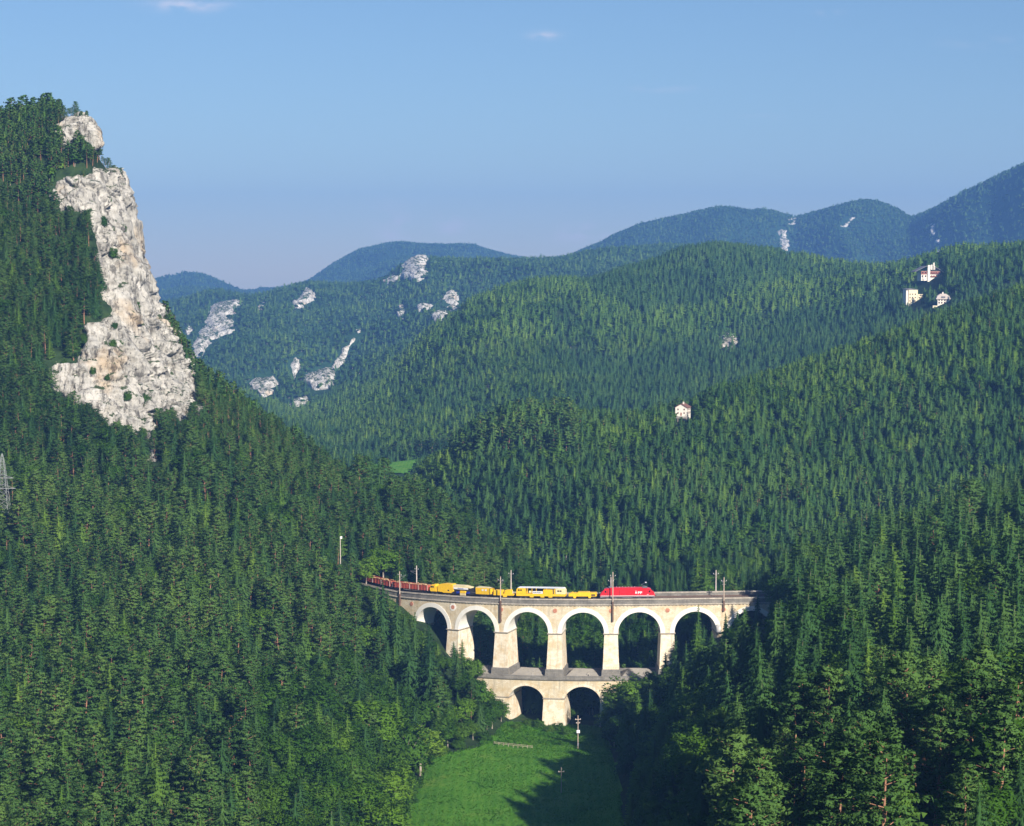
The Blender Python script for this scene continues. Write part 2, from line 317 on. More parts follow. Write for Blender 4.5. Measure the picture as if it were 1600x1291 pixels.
wv = N(t, 'ShaderNodeTexWave'); wv.inputs['Scale'].default_value = .12; wv.inputs['Distortion'].default_value = 2.5; wv.inputs['Detail'].default_value = 3; t.links.new(co, wv.inputs['Vector'])
c = mix(t, mathn(t, 'MULTIPLY', wv.outputs['Fac'], .22), c, (.20, .36, .05)); c = mix(t, mathn(t, 'MULTIPLY', ramp(t, noise(t, .045, co, 4, .7), [(.55, (0, 0, 0)), (.7, (1, 1, 1))]), .5), c, (.24, .32, .06))
M['meadow'] = finish(mt, t, c, .95, .05, noise(t, 2.5, co, 6, .8), .9, .6)
def limestone(name, k):
    mt, t = new_mat(name); co = N(t, 'ShaderNodeTexCoord').outputs['Object']; ge = N(t, 'ShaderNodeNewGeometry')
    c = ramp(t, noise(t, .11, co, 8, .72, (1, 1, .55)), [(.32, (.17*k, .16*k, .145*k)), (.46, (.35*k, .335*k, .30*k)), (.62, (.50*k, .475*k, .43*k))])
    oc = ramp(t, noise(t, .035, co, 4, .6), [(.56, (0, 0, 0)), (.68, (1, 1, 1))])
    c = mix(t, mathn(t, 'MULTIPLY', oc, .6), c, (.52, .37, .21))
    fis = noise(t, .30, co, 8, .75, (1.2, 1.2, .16)); c = mix(t, .8, c, ramp(t, fis, [(.41, (.16, .155, .14)), (.50, (1, 1, 1))]), 'MULTIPLY')
    bed = noise(t, .22, co, 6, .7, (.5, .5, 2.2)); c = mix(t, .5, c, ramp(t, bed, [(.36, (.45, .43, .40)), (.45, (1, 1, 1))]), 'MULTIPLY')
    sep = N(t, 'ShaderNodeSeparateXYZ'); t.links.new(ge.outputs['Normal'], sep.inputs[0])
    ns = mathn(t, 'ADD', sep.outputs[2], mathn(t, 'MULTIPLY', mathn(t, 'SUBTRACT', noise(t, .16, co, 5, .7), .5), 1.7))
    c = mix(t, ramp(t, ns, [(.86, (0, 0, 0)), (.98, (1, 1, 1))]), c, (.060, .085, .030))
    return finish(mt, t, c, .9, .1, noise(t, .6, co, 8, .75), 1.0, 1.2)

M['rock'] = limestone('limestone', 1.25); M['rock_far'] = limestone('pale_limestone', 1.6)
# ---- meadow mask and the land mesh
MEADOW = [(628, 1330), (632, 1291), (638, 1262), (655, 1225), (660, 1192), (690, 1180), (740, 1168), (775, 1150), (790, 1132), (860, 1134), (940, 1140), (955, 1180), (968, 1240), (975, 1330)]
i0 = 69; i1 = i0 + len(u_in) - 1
nphi, nr = ZG.shape
idx = np.arange(nphi*nr).reshape(nphi, nr)
q = np.stack([idx[:-1, :-1], idx[:-1, 1:], idx[1:, 1:], idx[1:, :-1]], -1).reshape(-1, 4)
verts = np.stack([PX, PY, ZG], -1).reshape(-1, 3)
q = q[:, ::-1]
land = link('hills', np_mesh('hills', verts, q, [M['floor']], True), kind='structure', label='wooded mountain slopes closing in on the narrow valley')
# ---- grass sheets
def sheet(name, poly, y0, y1, x0, x1, st, mat, lift, **kw):
    xs = np.arange(x0, x1, st); ys = np.arange(y0, y1, st); X, Y = np.meshgrid(xs, ys, indexing='ij')
    Z = ground(X.ravel(), Y.ravel()).reshape(X.shape)
    u, v = project(np.stack([X.ravel(), Y.ravel(), Z.ravel()], 1))
    d = poly_dist(u, v, poly).reshape(X.shape) + 4*vnoise(np.stack([X.ravel()/9, Y.ravel()/9, Z.ravel()*0], 1)).reshape(X.shape)
    Z = Z + np.where(d > 0, lift, lift*.4) + .10*fbm(np.stack([X.ravel()/3, Y.ravel()/3, Z.ravel()*0], 1), 3).reshape(X.shape)
    id_ = np.arange(X.size).reshape(X.shape)
    q = np.stack([id_[:-1, :-1], id_[1:, :-1], id_[1:, 1:], id_[:-1, 1:]], -1).reshape(-1, 4)
    keep = (d[:-1, :-1] > 0).ravel(); q = q[keep]
    used, inv = np.unique(q, return_inverse=True)
    P3 = np.stack([X, Y, Z], -1).reshape(-1, 3)[used]
    return link(name, np_mesh(name, P3, inv.reshape(-1, 4), [mat], True), **kw)
meadow = sheet('meadow', MEADOW, 500, 700, -75, 60, 1.0, M['meadow'], .30, kind='structure', label='mown green meadow on the valley floor in front of the viaduct')
VM = [(545, 722), (560, 714), (590, 718), (628, 717), (655, 714), (655, 736), (625, 740), (600, 742), (560, 736)]
vmeadow = sheet('meadow', VM, 1300, 1460, -130, -40, 2.0, M['meadow'], .8, kind='structure', label='small green clearing far up the valley behind the left spur')

# ---- rock faces: land surface pushed outwards in blocks, ribs and ledges
ROCKS = []      # polygons that keep trees away
def rock_face(poly, r0, r1, du, dr, push, blk, name='rock_face', rough=1.0, **kw):
    us = [p[0] for p in poly]; ua, ub = min(us)-14, max(us)+30
    ph = np.arctan((np.arange(ua, ub, du)-800)/F); rs = np.arange(r0, r1, dr)
    PH, RS = np.meshgrid(ph, rs, indexing='ij'); X = np.sin(PH)*RS; Y = np.cos(PH)*RS; Z = ground(X.ravel(), Y.ravel()).reshape(X.shape)
    gi = np.gradient(np.stack([X, Y, Z], -1), axis=0); gj = np.gradient(np.stack([X, Y, Z], -1), axis=1)
    n = np.cross(gi, gj); n /= np.linalg.norm(n, axis=-1, keepdims=True)+1e-9; n *= np.sign(n[..., 2:3]+1e-9)
    Pt = np.stack([X, Y, Z], -1).reshape(-1, 3); u, v = project(Pt)
    d = poly_dist(u, v, poly)
    q = Pt/blk
    warp = np.stack([fbm(q*.9+k*7, 3) for k in range(3)], 1)
    q2 = (q + warp*.38)*np.array([1.3, 1.3, .42])
    f1, f2, cid = worley(q2); g1, g2, c2 = worley(q2*np.array([2.6, 2.6, 2.0])+4); h1_, h2_, c3 = worley(q2*np.array([6.5, 6.5, 4.])+9)
    disp = cid*1.1 + c2*.55 + c3*.28 - .55*np.exp(-(f2-f1)*14) - .30*np.exp(-(g2-g1)*12) + fbm(q*np.array([1, 1, .35])*.6, 4)*.8 + .25*fbm(q*6, 3) + .25
    dn = d + (8*fbm(Pt/(blk*.6)+50, 4)-1 if r0 < 1000 else 5.0*fbm(Pt/(blk*1.1)+50, 4)-.5)
    s = sstep(-5, 9, dn)
    off = -3.0*(1-s) + s*push + s*disp*blk*.20*rough; off = np.where(s > .5, np.maximum(off, .8+.25*off), off)
    nn = n.reshape(-1, 3).copy(); nn[:, 2] *= .25; nn /= np.linalg.norm(nn, axis=1, keepdims=True)+1e-9
    Pt = Pt + nn*off[:, None] + np.array([0, 0, 1.])*(.25*off*np.where(s > .1, 1, 1))[:, None]*0 + np.array([0, 0, -2.2])*(1-s)[:, None]
    keepv = (dn > -9).reshape(X.shape)
    id_ = np.arange(X.size).reshape(X.shape)
    qd = np.stack([id_[:-1, :-1], id_[:-1, 1:], id_[1:, 1:], id_[1:, :-1]], -1).reshape(-1, 4)[:, ::-1]
    k = (keepv[:-1, :-1] & keepv[1:, 1:]).ravel(); qd = qd[k]
    used, inv = np.unique(qd, return_inverse=True)
    ROCKS.append((poly, r0, r1))
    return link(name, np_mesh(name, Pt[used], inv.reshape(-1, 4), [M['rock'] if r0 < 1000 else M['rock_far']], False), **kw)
CL1 = [(86, 215), (90, 192), (108, 178), (125, 168), (175, 168), (175, 238), (140, 236), (128, 214), (112, 222), (100, 236), (90, 228)]
CL2 = [(76, 298), (92, 272), (130, 270), (148, 258), (215, 255), (230, 300), (232, 380), (238, 440), (246, 478), (262, 518), (285, 563), (306, 608), (314, 655), (292, 668), (276, 660), (262, 646), (243, 650), (252, 704), (244, 726), (226, 718), (230, 684), (196, 674), (165, 668), (142, 644), (112, 624), (66, 616), (64, 584), (86, 556), (120, 562), (128, 532), (138, 504), (166, 492), (157, 470), (152, 440), (143, 402), (148, 362), (130, 334), (104, 334), (84, 324)]
rock_face(CL1, 930, 962, 1.0, .35, 2.5, 9, name='rock_cliff', kind='structure', label='pale limestone knob below the trees at the very top of the left mountain')
rock_face(CL2, 775, 962, 1.0, .55, 3.0, 12, name='rock_cliff', kind='structure', label='tall bare pale grey limestone cliff dropping down the right edge of the left mountain')
rock_face([(268, 505), (276, 500), (286, 508), (290, 525), (284, 532), (274, 522)], 880, 935, 1., 1., 2, 7, kind='structure', label='small pale rock peeping out of the trees just right of the tall cliff')
for poly, r0, r1, lab in [
    ([(303, 548), (313, 522), (328, 502), (336, 472), (350, 465), (364, 470), (378, 478), (364, 490), (362, 516), (345, 522), (331, 532), (320, 553)], 2700, 4000, 'steep pale rock tower rising on the far hillside just right of the tall cliff'),
    ([(405, 484), (409, 472), (414, 470), (414, 482)], 2800, 4000, 'tiny pale rock tooth on the crest of the far hillside'),
    ([(456, 480), (466, 470), (480, 453), (486, 460), (493, 466), (482, 474), (466, 481)], 2800, 4000, 'low pale rock band near the crest left of the dark blue mountain'),
    ([(390, 604), (402, 590), (424, 590), (436, 604), (424, 612), (412, 621), (398, 613)], 2500, 3600, 'pale rock patch low on the far hillside above the left spur'),
    ([(479, 594), (496, 578), (510, 574), (523, 578), (524, 592), (514, 608), (490, 607)], 2500, 3600, 'largest pale rock patch halfway down the far hillside'),
    ([(520, 576), (528, 560), (537, 546), (548, 530), (560, 518), (561, 526), (548, 546), (540, 562), (530, 572)], 2500, 3700, 'narrow pale rock rib climbing above the largest rock patch'),
    ([(457, 634), (466, 624), (479, 618), (482, 624), (470, 634)], 2400, 3400, 'thin pale rock streak below the largest rock patch'),
    ([(606, 438), (616, 430), (630, 428), (634, 412), (644, 398), (656, 392), (670, 400), (660, 416), (668, 430), (652, 438), (632, 434), (616, 440)], 2900, 4150, 'rocky pale summit in front of the dark blue mountain'),
    ([(693, 470), (704, 450), (714, 464), (723, 480), (706, 484)], 2900, 4150, 'pointed pale rock on the far hillside below the dark blue mountain'),
    ([(678, 492), (692, 486), (700, 492), (694, 502), (682, 502)], 2900, 4150, 'small pale rock just below the pointed one'),
    ([(652, 478), (664, 472), (673, 478), (668, 486), (656, 485)], 2900, 4150, 'small pale rock left of the pointed one'),
    ([(621, 486), (628, 478), (634, 482), (630, 494), (622, 494)], 2900, 4150, 'leftmost small pale rock in the row below the rocky summit'),
    ([(1126, 530), (1136, 520), (1148, 522), (1154, 534), (1146, 543), (1130, 541)], 1700, 2300, 'grey rock outcrop alone on the wooded central hill'),
    ([(747, 619), (757, 613), (768, 613), (764, 620), (752, 625)], 1500, 2200, 'bright sandy cutting on the wooded central hill'),
    ([(596, 660), (604, 648), (610, 652), (602, 664)], 2000, 3200, 'tiny pale rock low between the far hillside and the central hill'),
    ([(452, 566), (462, 556), (466, 574), (460, 590), (455, 582)], 2400, 3700, 'thin pale rock pinnacle on the far hillside left of the largest rock patch'),
    ([(288, 516), (294, 506), (300, 510), (298, 524), (290, 528)], 2600, 3900, 'small pale rocks just left of the rock tower'),
    ([(1212, 362), (1222, 357), (1230, 368), (1234, 392), (1226, 396), (1220, 378)], 4900, 6250, 'pale rock scar on the far blue mountain'),
    ([(1233, 345), (1243, 343), (1244, 351), (1236, 352)], 4900, 6250, 'tiny pale rock spot on the crest of the far blue mountain'),
    ([(1314, 355), (1322, 345), (1332, 338), (1336, 342), (1326, 352), (1318, 358)], 4900, 6100, 'slanting pale rock scar on the rounded far blue summit'),
    ([(1455, 352), (1459, 350), (1462, 366), (1470, 378), (1468, 396), (1462, 392), (1464, 380), (1456, 366)], 4700, 5500, 'narrow pale ravine down the far right mountain'),
    ([(1572, 262), (1584, 254), (1596, 250), (1604, 246), (1604, 276), (1596, 272), (1592, 262), (1580, 268)], 4700, 5100, 'pale rocks at the top of the far right mountain'),
    ]:
    far = r0 > 4000
    cu_, cv_ = np.mean([p[0] for p in poly]), np.mean([p[1] for p in poly]); k_ = 1.18 if r0 < 4000 else 1.05; poly = [(cu_+(a-cu_)*k_, cv_+(b-cv_)*k_) for a, b in poly]
    rock_face(poly, r0, r1, 1.2 if not far else 1.0, 5 if r0 > 2300 else 2.5, 9 if r0 > 2300 else 5, 18 if r0 > 2300 else 9, name='rock_outcrop', rough=.45, kind='structure', label=lab)

# ---------------------------------------------------------------- trees (unit: metres)
class TM:
    def __init__(s): s.v = []; s.f = []; s.n = []; s.m = []; s.c = 0
    def tris(s, V3, Nn, mi):
        """V3 (k,3,3), Nn (k,3,3)"""
        k = len(V3); gn = np.cross(V3[:, 1]-V3[:, 0], V3[:, 2]-V3[:, 0]); fl = (gn*Nn.mean(1)).sum(1) < 0
        V3 = np.where(fl[:, None, None], V3[:, ::-1], V3); Nn = np.where(fl[:, None, None], Nn[:, ::-1], Nn); s.v.append(V3.reshape(-1, 3)); s.n.append(Nn.reshape(-1, 3)); s.f.append(np.arange(3*k).reshape(k, 3)+s.c); s.m.append(np.full(k, mi)); s.c += 3*k
    def mesh(s, name, mats, only=None):
        v = np.concatenate(s.v); f = np.concatenate(s.f); n = np.concatenate(s.n); mi = np.concatenate(s.m)
        if only is not None:
            k = mi == only; f = f[k]; mi = mi[k]*0; used, inv = np.unique(f, return_inverse=True); v = v[used]; n = n[used]; f = inv.reshape(-1, 3)
        n = n/(np.linalg.norm(n, axis=1, keepdims=True)+1e-9)
        me = bpy.data.meshes.new(name); me.vertices.add(len(v)); me.vertices.foreach_set('co', v.astype(np.float32).ravel())
        me.loops.add(f.size); me.loops.foreach_set('vertex_index', f.astype(np.int32).ravel())
        me.polygons.add(len(f)); me.polygons.foreach_set('loop_start', np.arange(0, f.size, 3, dtype=np.int32)); me.polygons.foreach_set('loop_total', np.full(len(f), 3, np.int32))
        me.polygons.foreach_set('material_index', mi.astype(np.int32)); me.polygons.foreach_set('use_smooth', np.ones(len(f), bool))
        for m in (mats if only is None else [mats[only]]): me.materials.append(m)
        me.update(calc_edges=True)
        me.normals_split_custom_set_from_vertices(n.astype(np.float32).tolist())
        return me
def rnd(g, a, b, n): return a + (b-a)*g.random(n)
def trunk(T, g, H, r0, top, bend=0.0, seg=4, sides=6, mi=1, z0=-1.0):
    zs = np.linspace(z0, top*H, seg+1); rad = r0*(1-.9*np.maximum(zs, 0)/H)
    cx = bend*H*.02*np.sin(zs/H*3+g.random()*6); cyy = bend*H*.02*np.cos(zs/H*2.3+g.random()*6)
    an = np.linspace(0, 2*math.pi, sides, endpoint=False)
    ring = np.stack([cx[:, None]+rad[:, None]*np.cos(an), cyy[:, None]+rad[:, None]*np.sin(an), np.repeat(zs[:, None], sides, 1)], -1)
    nr_ = np.stack([np.cos(an), np.sin(an), an*0], -1)
    V3, N3 = [], []
    for i in range(seg):
        for k in range(sides):
            k2 = (k+1) % sides; a, b, c_, d = ring[i, k], ring[i, k2], ring[i+1, k2], ring[i+1, k]
            V3 += [[a, b, c_], [a, c_, d]]; N3 += [[nr_[k], nr_[k2], nr_[k2]], [nr_[k], nr_[k2], nr_[k]]]
    T.tris(np.array(V3), np.array(N3), mi)
def stick(T, p, q, r, mi=1):
    p = np.asarray(p, float); q = np.asarray(q, float); d = q-p; d /= np.linalg.norm(d)+1e-9
    s = np.cross(d, [0, 0, 1.]); s /= np.linalg.norm(s)+1e-9; t_ = np.cross(s, d)
    o = [s*r, (-.5*s+.87*t_)*r, (-.5*s-.87*t_)*r]; V3, N3 = [], []
    for k in range(3):
        a, b = o[k], o[(k+1) % 3]; V3 += [[p+a, p+b, q+b*.4], [p+a, q+b*.4, q+a*.4]]; N3 += [[a, b, b], [a, b, a]]
    T.tris(np.array(V3), np.array(N3)/r, mi)
def fronds(T, g, base, dirs, length, droop, width, nt, H, mi=0, upn=.5, hang=(.35, 1.15)):
    """flat sprays of needles along branches: nt pairs of triangles on each"""
    n = len(base); side = np.cross(dirs, [0, 0, 1.]); side /= np.linalg.norm(side, axis=1, keepdims=True)+1e-9
    ts = (np.arange(nt)+.15)/nt; Vs, Ns = [], []
    for k in range(nt):
        t0 = np.maximum(ts[k]+rnd(g, -.05, .05, n), .02); t1 = t0+1.25/nt
        for sg in (-1, 1):
            a = base+dirs*(length*t0)[:, None]; a[:, 2] += -droop*length*t0**1.6 + .16*width*length
            b = base+dirs*(length*t1)[:, None]; b[:, 2] += -droop*length*t1**1.6 + .05*width*length
            wd = (width*length*.62+(.34 if nt < 4 else .16))*(1-.45*t0)*rnd(g, .65, 1.3, n)
            c_ = base+dirs*(length*(t0+t1)/2*rnd(g, .95, 1.25, n))[:, None]+side*(sg*wd*.62)[:, None]; c_[:, 2] -= droop*length*t1**1.6+wd*rnd(g, hang[0], hang[1], n)
            V3 = np.stack([a, b, c_], 1); Vs.append(V3)
            cen = V3.mean(1); out_ = cen*[1, 1, 0]; out_ /= np.linalg.norm(out_, axis=1, keepdims=True)+1e-6
            nn = out_ + np.array([0, 0, upn]) + .35*(g.random((n, 3))-.5); Ns.append(np.repeat(nn[:, None], 3, 1))
    T.tris(np.concatenate(Vs), np.concatenate(Ns), mi)
def spruce(seed, H=18, R0=.225, whorls=34, nb=10, nt=6, low=.06, kind='spruce', bare=0.0, sparse=0.0):
    g = np.random.default_rng(seed); T = TM(); base, dirs, L, D = [], [], [], []
    for k in range(whorls):
        f = (k+.5)/whorls; z = H*(low+bare+(1-low-bare)*f)
        rad = R0*H*((1-f)**.72)*(1.0 if f > .12 else .75+2*f)+.22
        n = max(4, int(nb*(1-.45*f)))
        a = g.random()*6.28+np.arange(n)*6.283/n+rnd(g, -.25, .25, n)
        keep = g.random(n) > sparse
        l = rad*rnd(g, .68, 1.18, n)*(1+.12*math.sin(k*2.1+seed))
        up = .28 if kind == 'larch' else .02+.5*f**2
        d = np.stack([np.cos(a), np.sin(a), np.full(n, up)], 1)
        base.append(np.stack([0*a, 0*a, z+rnd(g, -.25, .25, n)], 1)[keep]); dirs.append(d[keep]); L.append(l[keep]); D.append(rnd(g, .18, .5, n)[keep]*(.5 if kind == 'larch' else 1))
    fronds(T, g, np.concatenate(base), np.concatenate(dirs), np.concatenate(L), np.concatenate(D), .30 if kind == 'spruce' else .36, nt, H)
    # leader and the dense inner cone of shaded twigs
    ns = 9; an = np.linspace(0, 6.283, ns+1); zs = np.linspace(low+bare, .97, 6)*H; V3, N3 = [], []
    rad = R0*H*(.27 if nt > 3 else .36)*((1-(zs/H-low-bare)/(1-low-bare)))**.9+.03
    ring = [np.stack([r_*np.cos(an)*(1+.25*np.sin(an*3+i_*2)), r_*np.sin(an)*(1+.25*np.sin(an*3+i_*2)), an*0+z_+.25*np.sin(an*4+i_)], 1) for i_, (r_, z_) in enumerate(zip(rad, zs))]
    for i_ in range(5):
        for k in range(ns):
            a_, b_, c_, d_ = ring[i_][k], ring[i_][k+1], ring[i_+1][k+1], ring[i_+1][k]; V3 += [[a_, b_, c_], [a_, c_, d_]]
            na, nb_ = a_*[1, 1, 0], b_*[1, 1, 0]; na = na/np.linalg.norm(na)+[0, 0, .3]; nb_ = nb_/np.linalg.norm(nb_)+[0, 0, .3]; N3 += [[na, nb_, nb_], [na, nb_, na]]
    T.tris(np.array(V3), np.array(N3), 0)
    trunk(T, g, H, H*.011+.05, .98, .3, 4, 5)
    return T
def tufts(T, g, cen, size, nt, flat=.45, leaf=.5, upn=.6, axis_out=1.0, mi=0, ctr=None):
    n = len(cen); k = nt
    c = np.repeat(cen, k, 0); s = np.repeat(size, k)
    o = g.normal(size=(n*k, 3)); o /= np.linalg.norm(o, axis=1, keepdims=True); o *= (g.random(n*k)**.4)[:, None]; o[:, 2] *= flat
    p = c+o*s[:, None]
    a = g.normal(size=(n*k, 3)); a[:, 2] *= .55; a /= np.linalg.norm(a, axis=1, keepdims=True)
    b = g.normal(size=(n*k, 3)); b[:, 2] *= .55; b -= a*(a*b).sum(1, keepdims=True); b /= np.linalg.norm(b, axis=1, keepdims=True)+1e-9
    ls = leaf*rnd(g, .6, 1.3, n*k)[:, None]; thin = .75 if leaf > .45 else .42
    V3 = np.stack([p+a*ls, p-a*ls*.5+b*ls*thin, p-a*ls*.5-b*ls*thin], 1)
    co_ = p - (np.array([0, 0, 0.]) if ctr is None else ctr); co_ = co_*[1, 1, 0 if ctr is None else 1]
    co_ /= np.linalg.norm(co_, axis=1, keepdims=True)+1e-6
    nn = axis_out*co_ + o*.9 + [0, 0, upn]; T.tris(V3, np.repeat(nn[:, None], 3, 1), mi)
def pine(seed, H=17, nbr=50, nt=52, crown=.55, Rc=.21, leaf=.36):
    g = np.random.default_rng(seed+100); T = TM(); cs, ss = [], []
    for k in range(nbr):
        f = (k+.5)/nbr; z = H*(1-crown+crown*f); prof = math.sin(min(1, .28+f*.95)*math.pi)**.6 if f < .95 else .3
        l = Rc*H*(1.05-.72*f**1.7)*rnd(g, .55, 1.15, 1)[0]
        a = k*2.4+rnd(g, -.4, .4, 1)[0]; up = .12+.5*f
        d = np.array([math.cos(a), math.sin(a), up]); p0 = np.array([0, 0, z-l*.25]); q = p0+d*l
        if nt > 8: (stick(T, p0, q, .035+.003*H) if k % 3 == 0 else None)
        for t_ in (.55, .8, 1.0) if nt > 8 else (.7, 1.0):
            if g.random() < .9: cs.append(p0+d*l*t_+g.normal(size=3)*[.25, .25, .1]); ss.append(l*.20+.42)
    cs.append(np.array([0, 0, H-.3])); ss.append(.7)
    tufts(T, g, np.array(cs), np.array(ss), max(3, nt//3 + 2), .36, leaf, .6)
    trunk(T, g, H, H*.012+.06, .97, 1.0, 6, 6)
    if nt > 8:
        for k in range(7):       # dead stubs on the bare stem
            a = g.random()*6.28; z = H*(1-crown)*rnd(g, .45, 1, 1)[0]; stick(T, [0, 0, z], [math.cos(a)*1.3, math.sin(a)*1.3, z-.1], .04)
    return T
def broad(seed, H=13, W=.36, ncl=90, nt=34, leaf=.36):
    g = np.random.default_rng(seed+300); T = TM(); ctr = np.array([0, 0, H*.52])
    lob = [(ctr, 1.0)]+[(ctr+np.array([math.cos(a)*W*H*.45, math.sin(a)*W*H*.45, (g.random()-.45)*H*.35]), .62) for a in np.arange(6)*1.05+g.random()]
    cs, ss = [], []
    for k in range(ncl):
        c, s = lob[k % len(lob)]; o = g.normal(size=3); o /= np.linalg.norm(o); o[2] = abs(o[2])*.9-.25 if g.random() < .8 else o[2]
        cs.append(c+o*np.array([W*H*s*.8, W*H*s*.8, H*.42*s])); ss.append(H*.065+.2)
    tufts(T, g, np.array(cs), np.array(ss), nt, .8, leaf, .35, .9, ctr=ctr-[0, 0, H*.15])
    # shaded inner mass of twigs and leaves
    tufts(T, g, np.array([c for c, s in lob]), np.array([W*H*s*.62 for c, s in lob]), nt*2, 1.1, leaf*1.9, .2, .9, ctr=ctr-[0, 0, H*.15])
    trunk(T, g, H, H*.017+.05, .62, .8, 4, 6)
    for k in range(5):
        a = k*1.26+g.random(); stick(T, [0, 0, H*.25], [math.cos(a)*W*H*.6, math.sin(a)*W*H*.6, H*.62], .10)
    return T
MATS = {'pine': [M['pine'], M['bark_orange']], 'spruce': [M['spruce'], M['bark_grey']], 'larch': [M['larch'], M['bark_grey']], 'broad': [M['leaf'], M['bark_pale']]}
HREF = {'pine': 17., 'spruce': 18., 'larch': 15., 'broad': 13.}
TREES = {}       # (kind, lod) -> list of TM
TREES['spruce', 0] = [spruce(1), spruce(2, R0=0.200, whorls=36), spruce(3, R0=0.253, bare=.10, sparse=.1), spruce(4, R0=0.180, whorls=32, nb=9), spruce(5, R0=0.226, sparse=.22)]
TREES['pine', 0] = [pine(1), pine(2, crown=.66, Rc=.23), pine(3, crown=.45, Rc=.19), pine(4, crown=.75, Rc=.20, nbr=60), pine(5, crown=.6, Rc=.17)]
TREES['larch', 0] = [spruce(11, H=15, R0=0.226, kind='larch', whorls=28, nt=5), spruce(12, H=15, R0=0.186, kind='larch', whorls=26, nt=5), spruce(13, H=15, R0=0.266, kind='larch', sparse=.15)]
TREES['broad', 0] = [broad(1), broad(2, W=.30), broad(3, W=.42, ncl=110), broad(4, W=.34, ncl=110)]
TREES['spruce', 1] = [spruce(21, R0=1.1*0.253, whorls=15, nb=7, nt=2), spruce(22, R0=1.1*0.219, whorls=15, nb=6, nt=2), spruce(23, R0=1.1*0.279, whorls=13, nb=7, nt=2, sparse=.15)]
TREES['pine', 1] = [pine(21, nbr=24, nt=12, Rc=.2, leaf=.7), pine(22, nbr=26, nt=12, Rc=.2, crown=.65, leaf=.7), pine(23, nbr=22, nt=12, crown=.5, leaf=.7)]
TREES['larch', 1] = [spruce(31, H=15, R0=0.239, kind='larch', whorls=13, nb=6, nt=2), spruce(32, H=15, R0=0.279, kind='larch', whorls=12, nb=6, nt=2)]
TREES['broad', 1] = [broad(21, ncl=30, nt=12, leaf=.7), broad(22, W=.3, ncl=30, nt=12, leaf=.7)]
TREES['spruce', 2] = [spruce(41, R0=0.293, whorls=7, nb=6, nt=1), spruce(42, R0=0.253, whorls=7, nb=6, nt=1), spruce(43, R0=0.333, whorls=6, nb=6, nt=1)]
TREES['broad', 2] = [broad(41, ncl=12, nt=6, leaf=1.3), broad(42, W=.32, ncl=11, nt=6, leaf=1.3)]

# ---- tufts of grass
def tuft(seed):
    g = np.random.default_rng(seed); T = TM(); k = 26; a = g.random(k)*6.28; r = g.random(k)*.55; p = np.stack([np.cos(a)*r, np.sin(a)*r, 0*a], 1)
    h_ = rnd(g, .25, .7, k); tip = p+np.stack([g.normal(size=k)*.18, g.normal(size=k)*.18, h_], 1); sd = np.stack([-np.sin(a), np.cos(a), 0*a], 1)*.07
    T.tris(np.stack([p-sd, p+sd, tip], 1), np.tile(np.array([0, -.25, 1.]), (k, 3, 1)), 0); return T
M['grass'] = foliage_mat('grass_blades', (.075, .220, .014), (.115, .310, .022), (.20, .37, .045), .3, .05)
# ---------------------------------------------------------------- viaduct axis (needed before trees are planted)
def rho(s):
    if s < 0:
        a = -s; return math.radians(2.9+.36*min(a, 60)+.0026*min(a, 60)**2+.40*max(0, a-60))
    return math.radians(2.9-min(s*.2, 9))
_S = np.arange(-170, 131, 1.0); i00 = 170
_ax = np.zeros(len(_S)); _ay = np.zeros(len(_S))
A0Y = 684.0; a0, t0_ = uv2at(955, 936.5); _ax[i00] = float(a0)*A0Y; _ay[i00] = A0Y
for i in range(i00, len(_S)-1):
    r_ = rho(_S[i]+.5); _ax[i+1] = _ax[i]+math.cos(r_); _ay[i+1] = _ay[i]-math.sin(r_)
for i in range(i00, 0, -1):
    r_ = rho(_S[i]-.5); _ax[i-1] = _ax[i]-math.cos(r_); _ay[i-1] = _ay[i]+math.sin(r_)
_R = np.array([rho(s) for s in _S])
def axis(s):
    s = np.asarray(s, float); return np.interp(s, _S, _ax), np.interp(s, _S, _ay), np.interp(s, _S, _R)
# height of the parapet top along the axis, fitted to the row where it is seen
_fit = []
for (u, v) in ((624, 924.0), (680, 929.0), (740, 932.0), (800, 934.0), (866, 935.8), (955, 936.5), (1040, 935.6), (1110, 934.4), (1180, 932.6)):
    ss = np.arange(-110, 70, .5); X_, Y_, _ = axis(ss); a_, t_ = uv2at(u, v); k = np.argmin(np.abs(X_/Y_-float(a_))); _fit.append((ss[k], float(t_)*Y_[k]))
_fit = np.array(_fit); _pc = np.polyfit(_fit[:, 0], _fit[:, 1], 2)
print('axis fit', _fit.round(2).tolist(), _pc)
def ztop(s):
    s = np.asarray(s, float); sc_ = np.clip(s, -90, 60); return np.polyval(_pc, sc_) + np.maximum(s-sc_, 0)*np.polyval(np.polyder(_pc), sc_)*.5
def B3(s, w, z):
    """along the viaduct, across it (0 = front face, + = back), height relative to the front parapet top -> world"""
    x, y, r = axis(s); return np.stack([x+np.sin(r)*w, y+np.cos(r)*w, ztop(s)+z], -1)

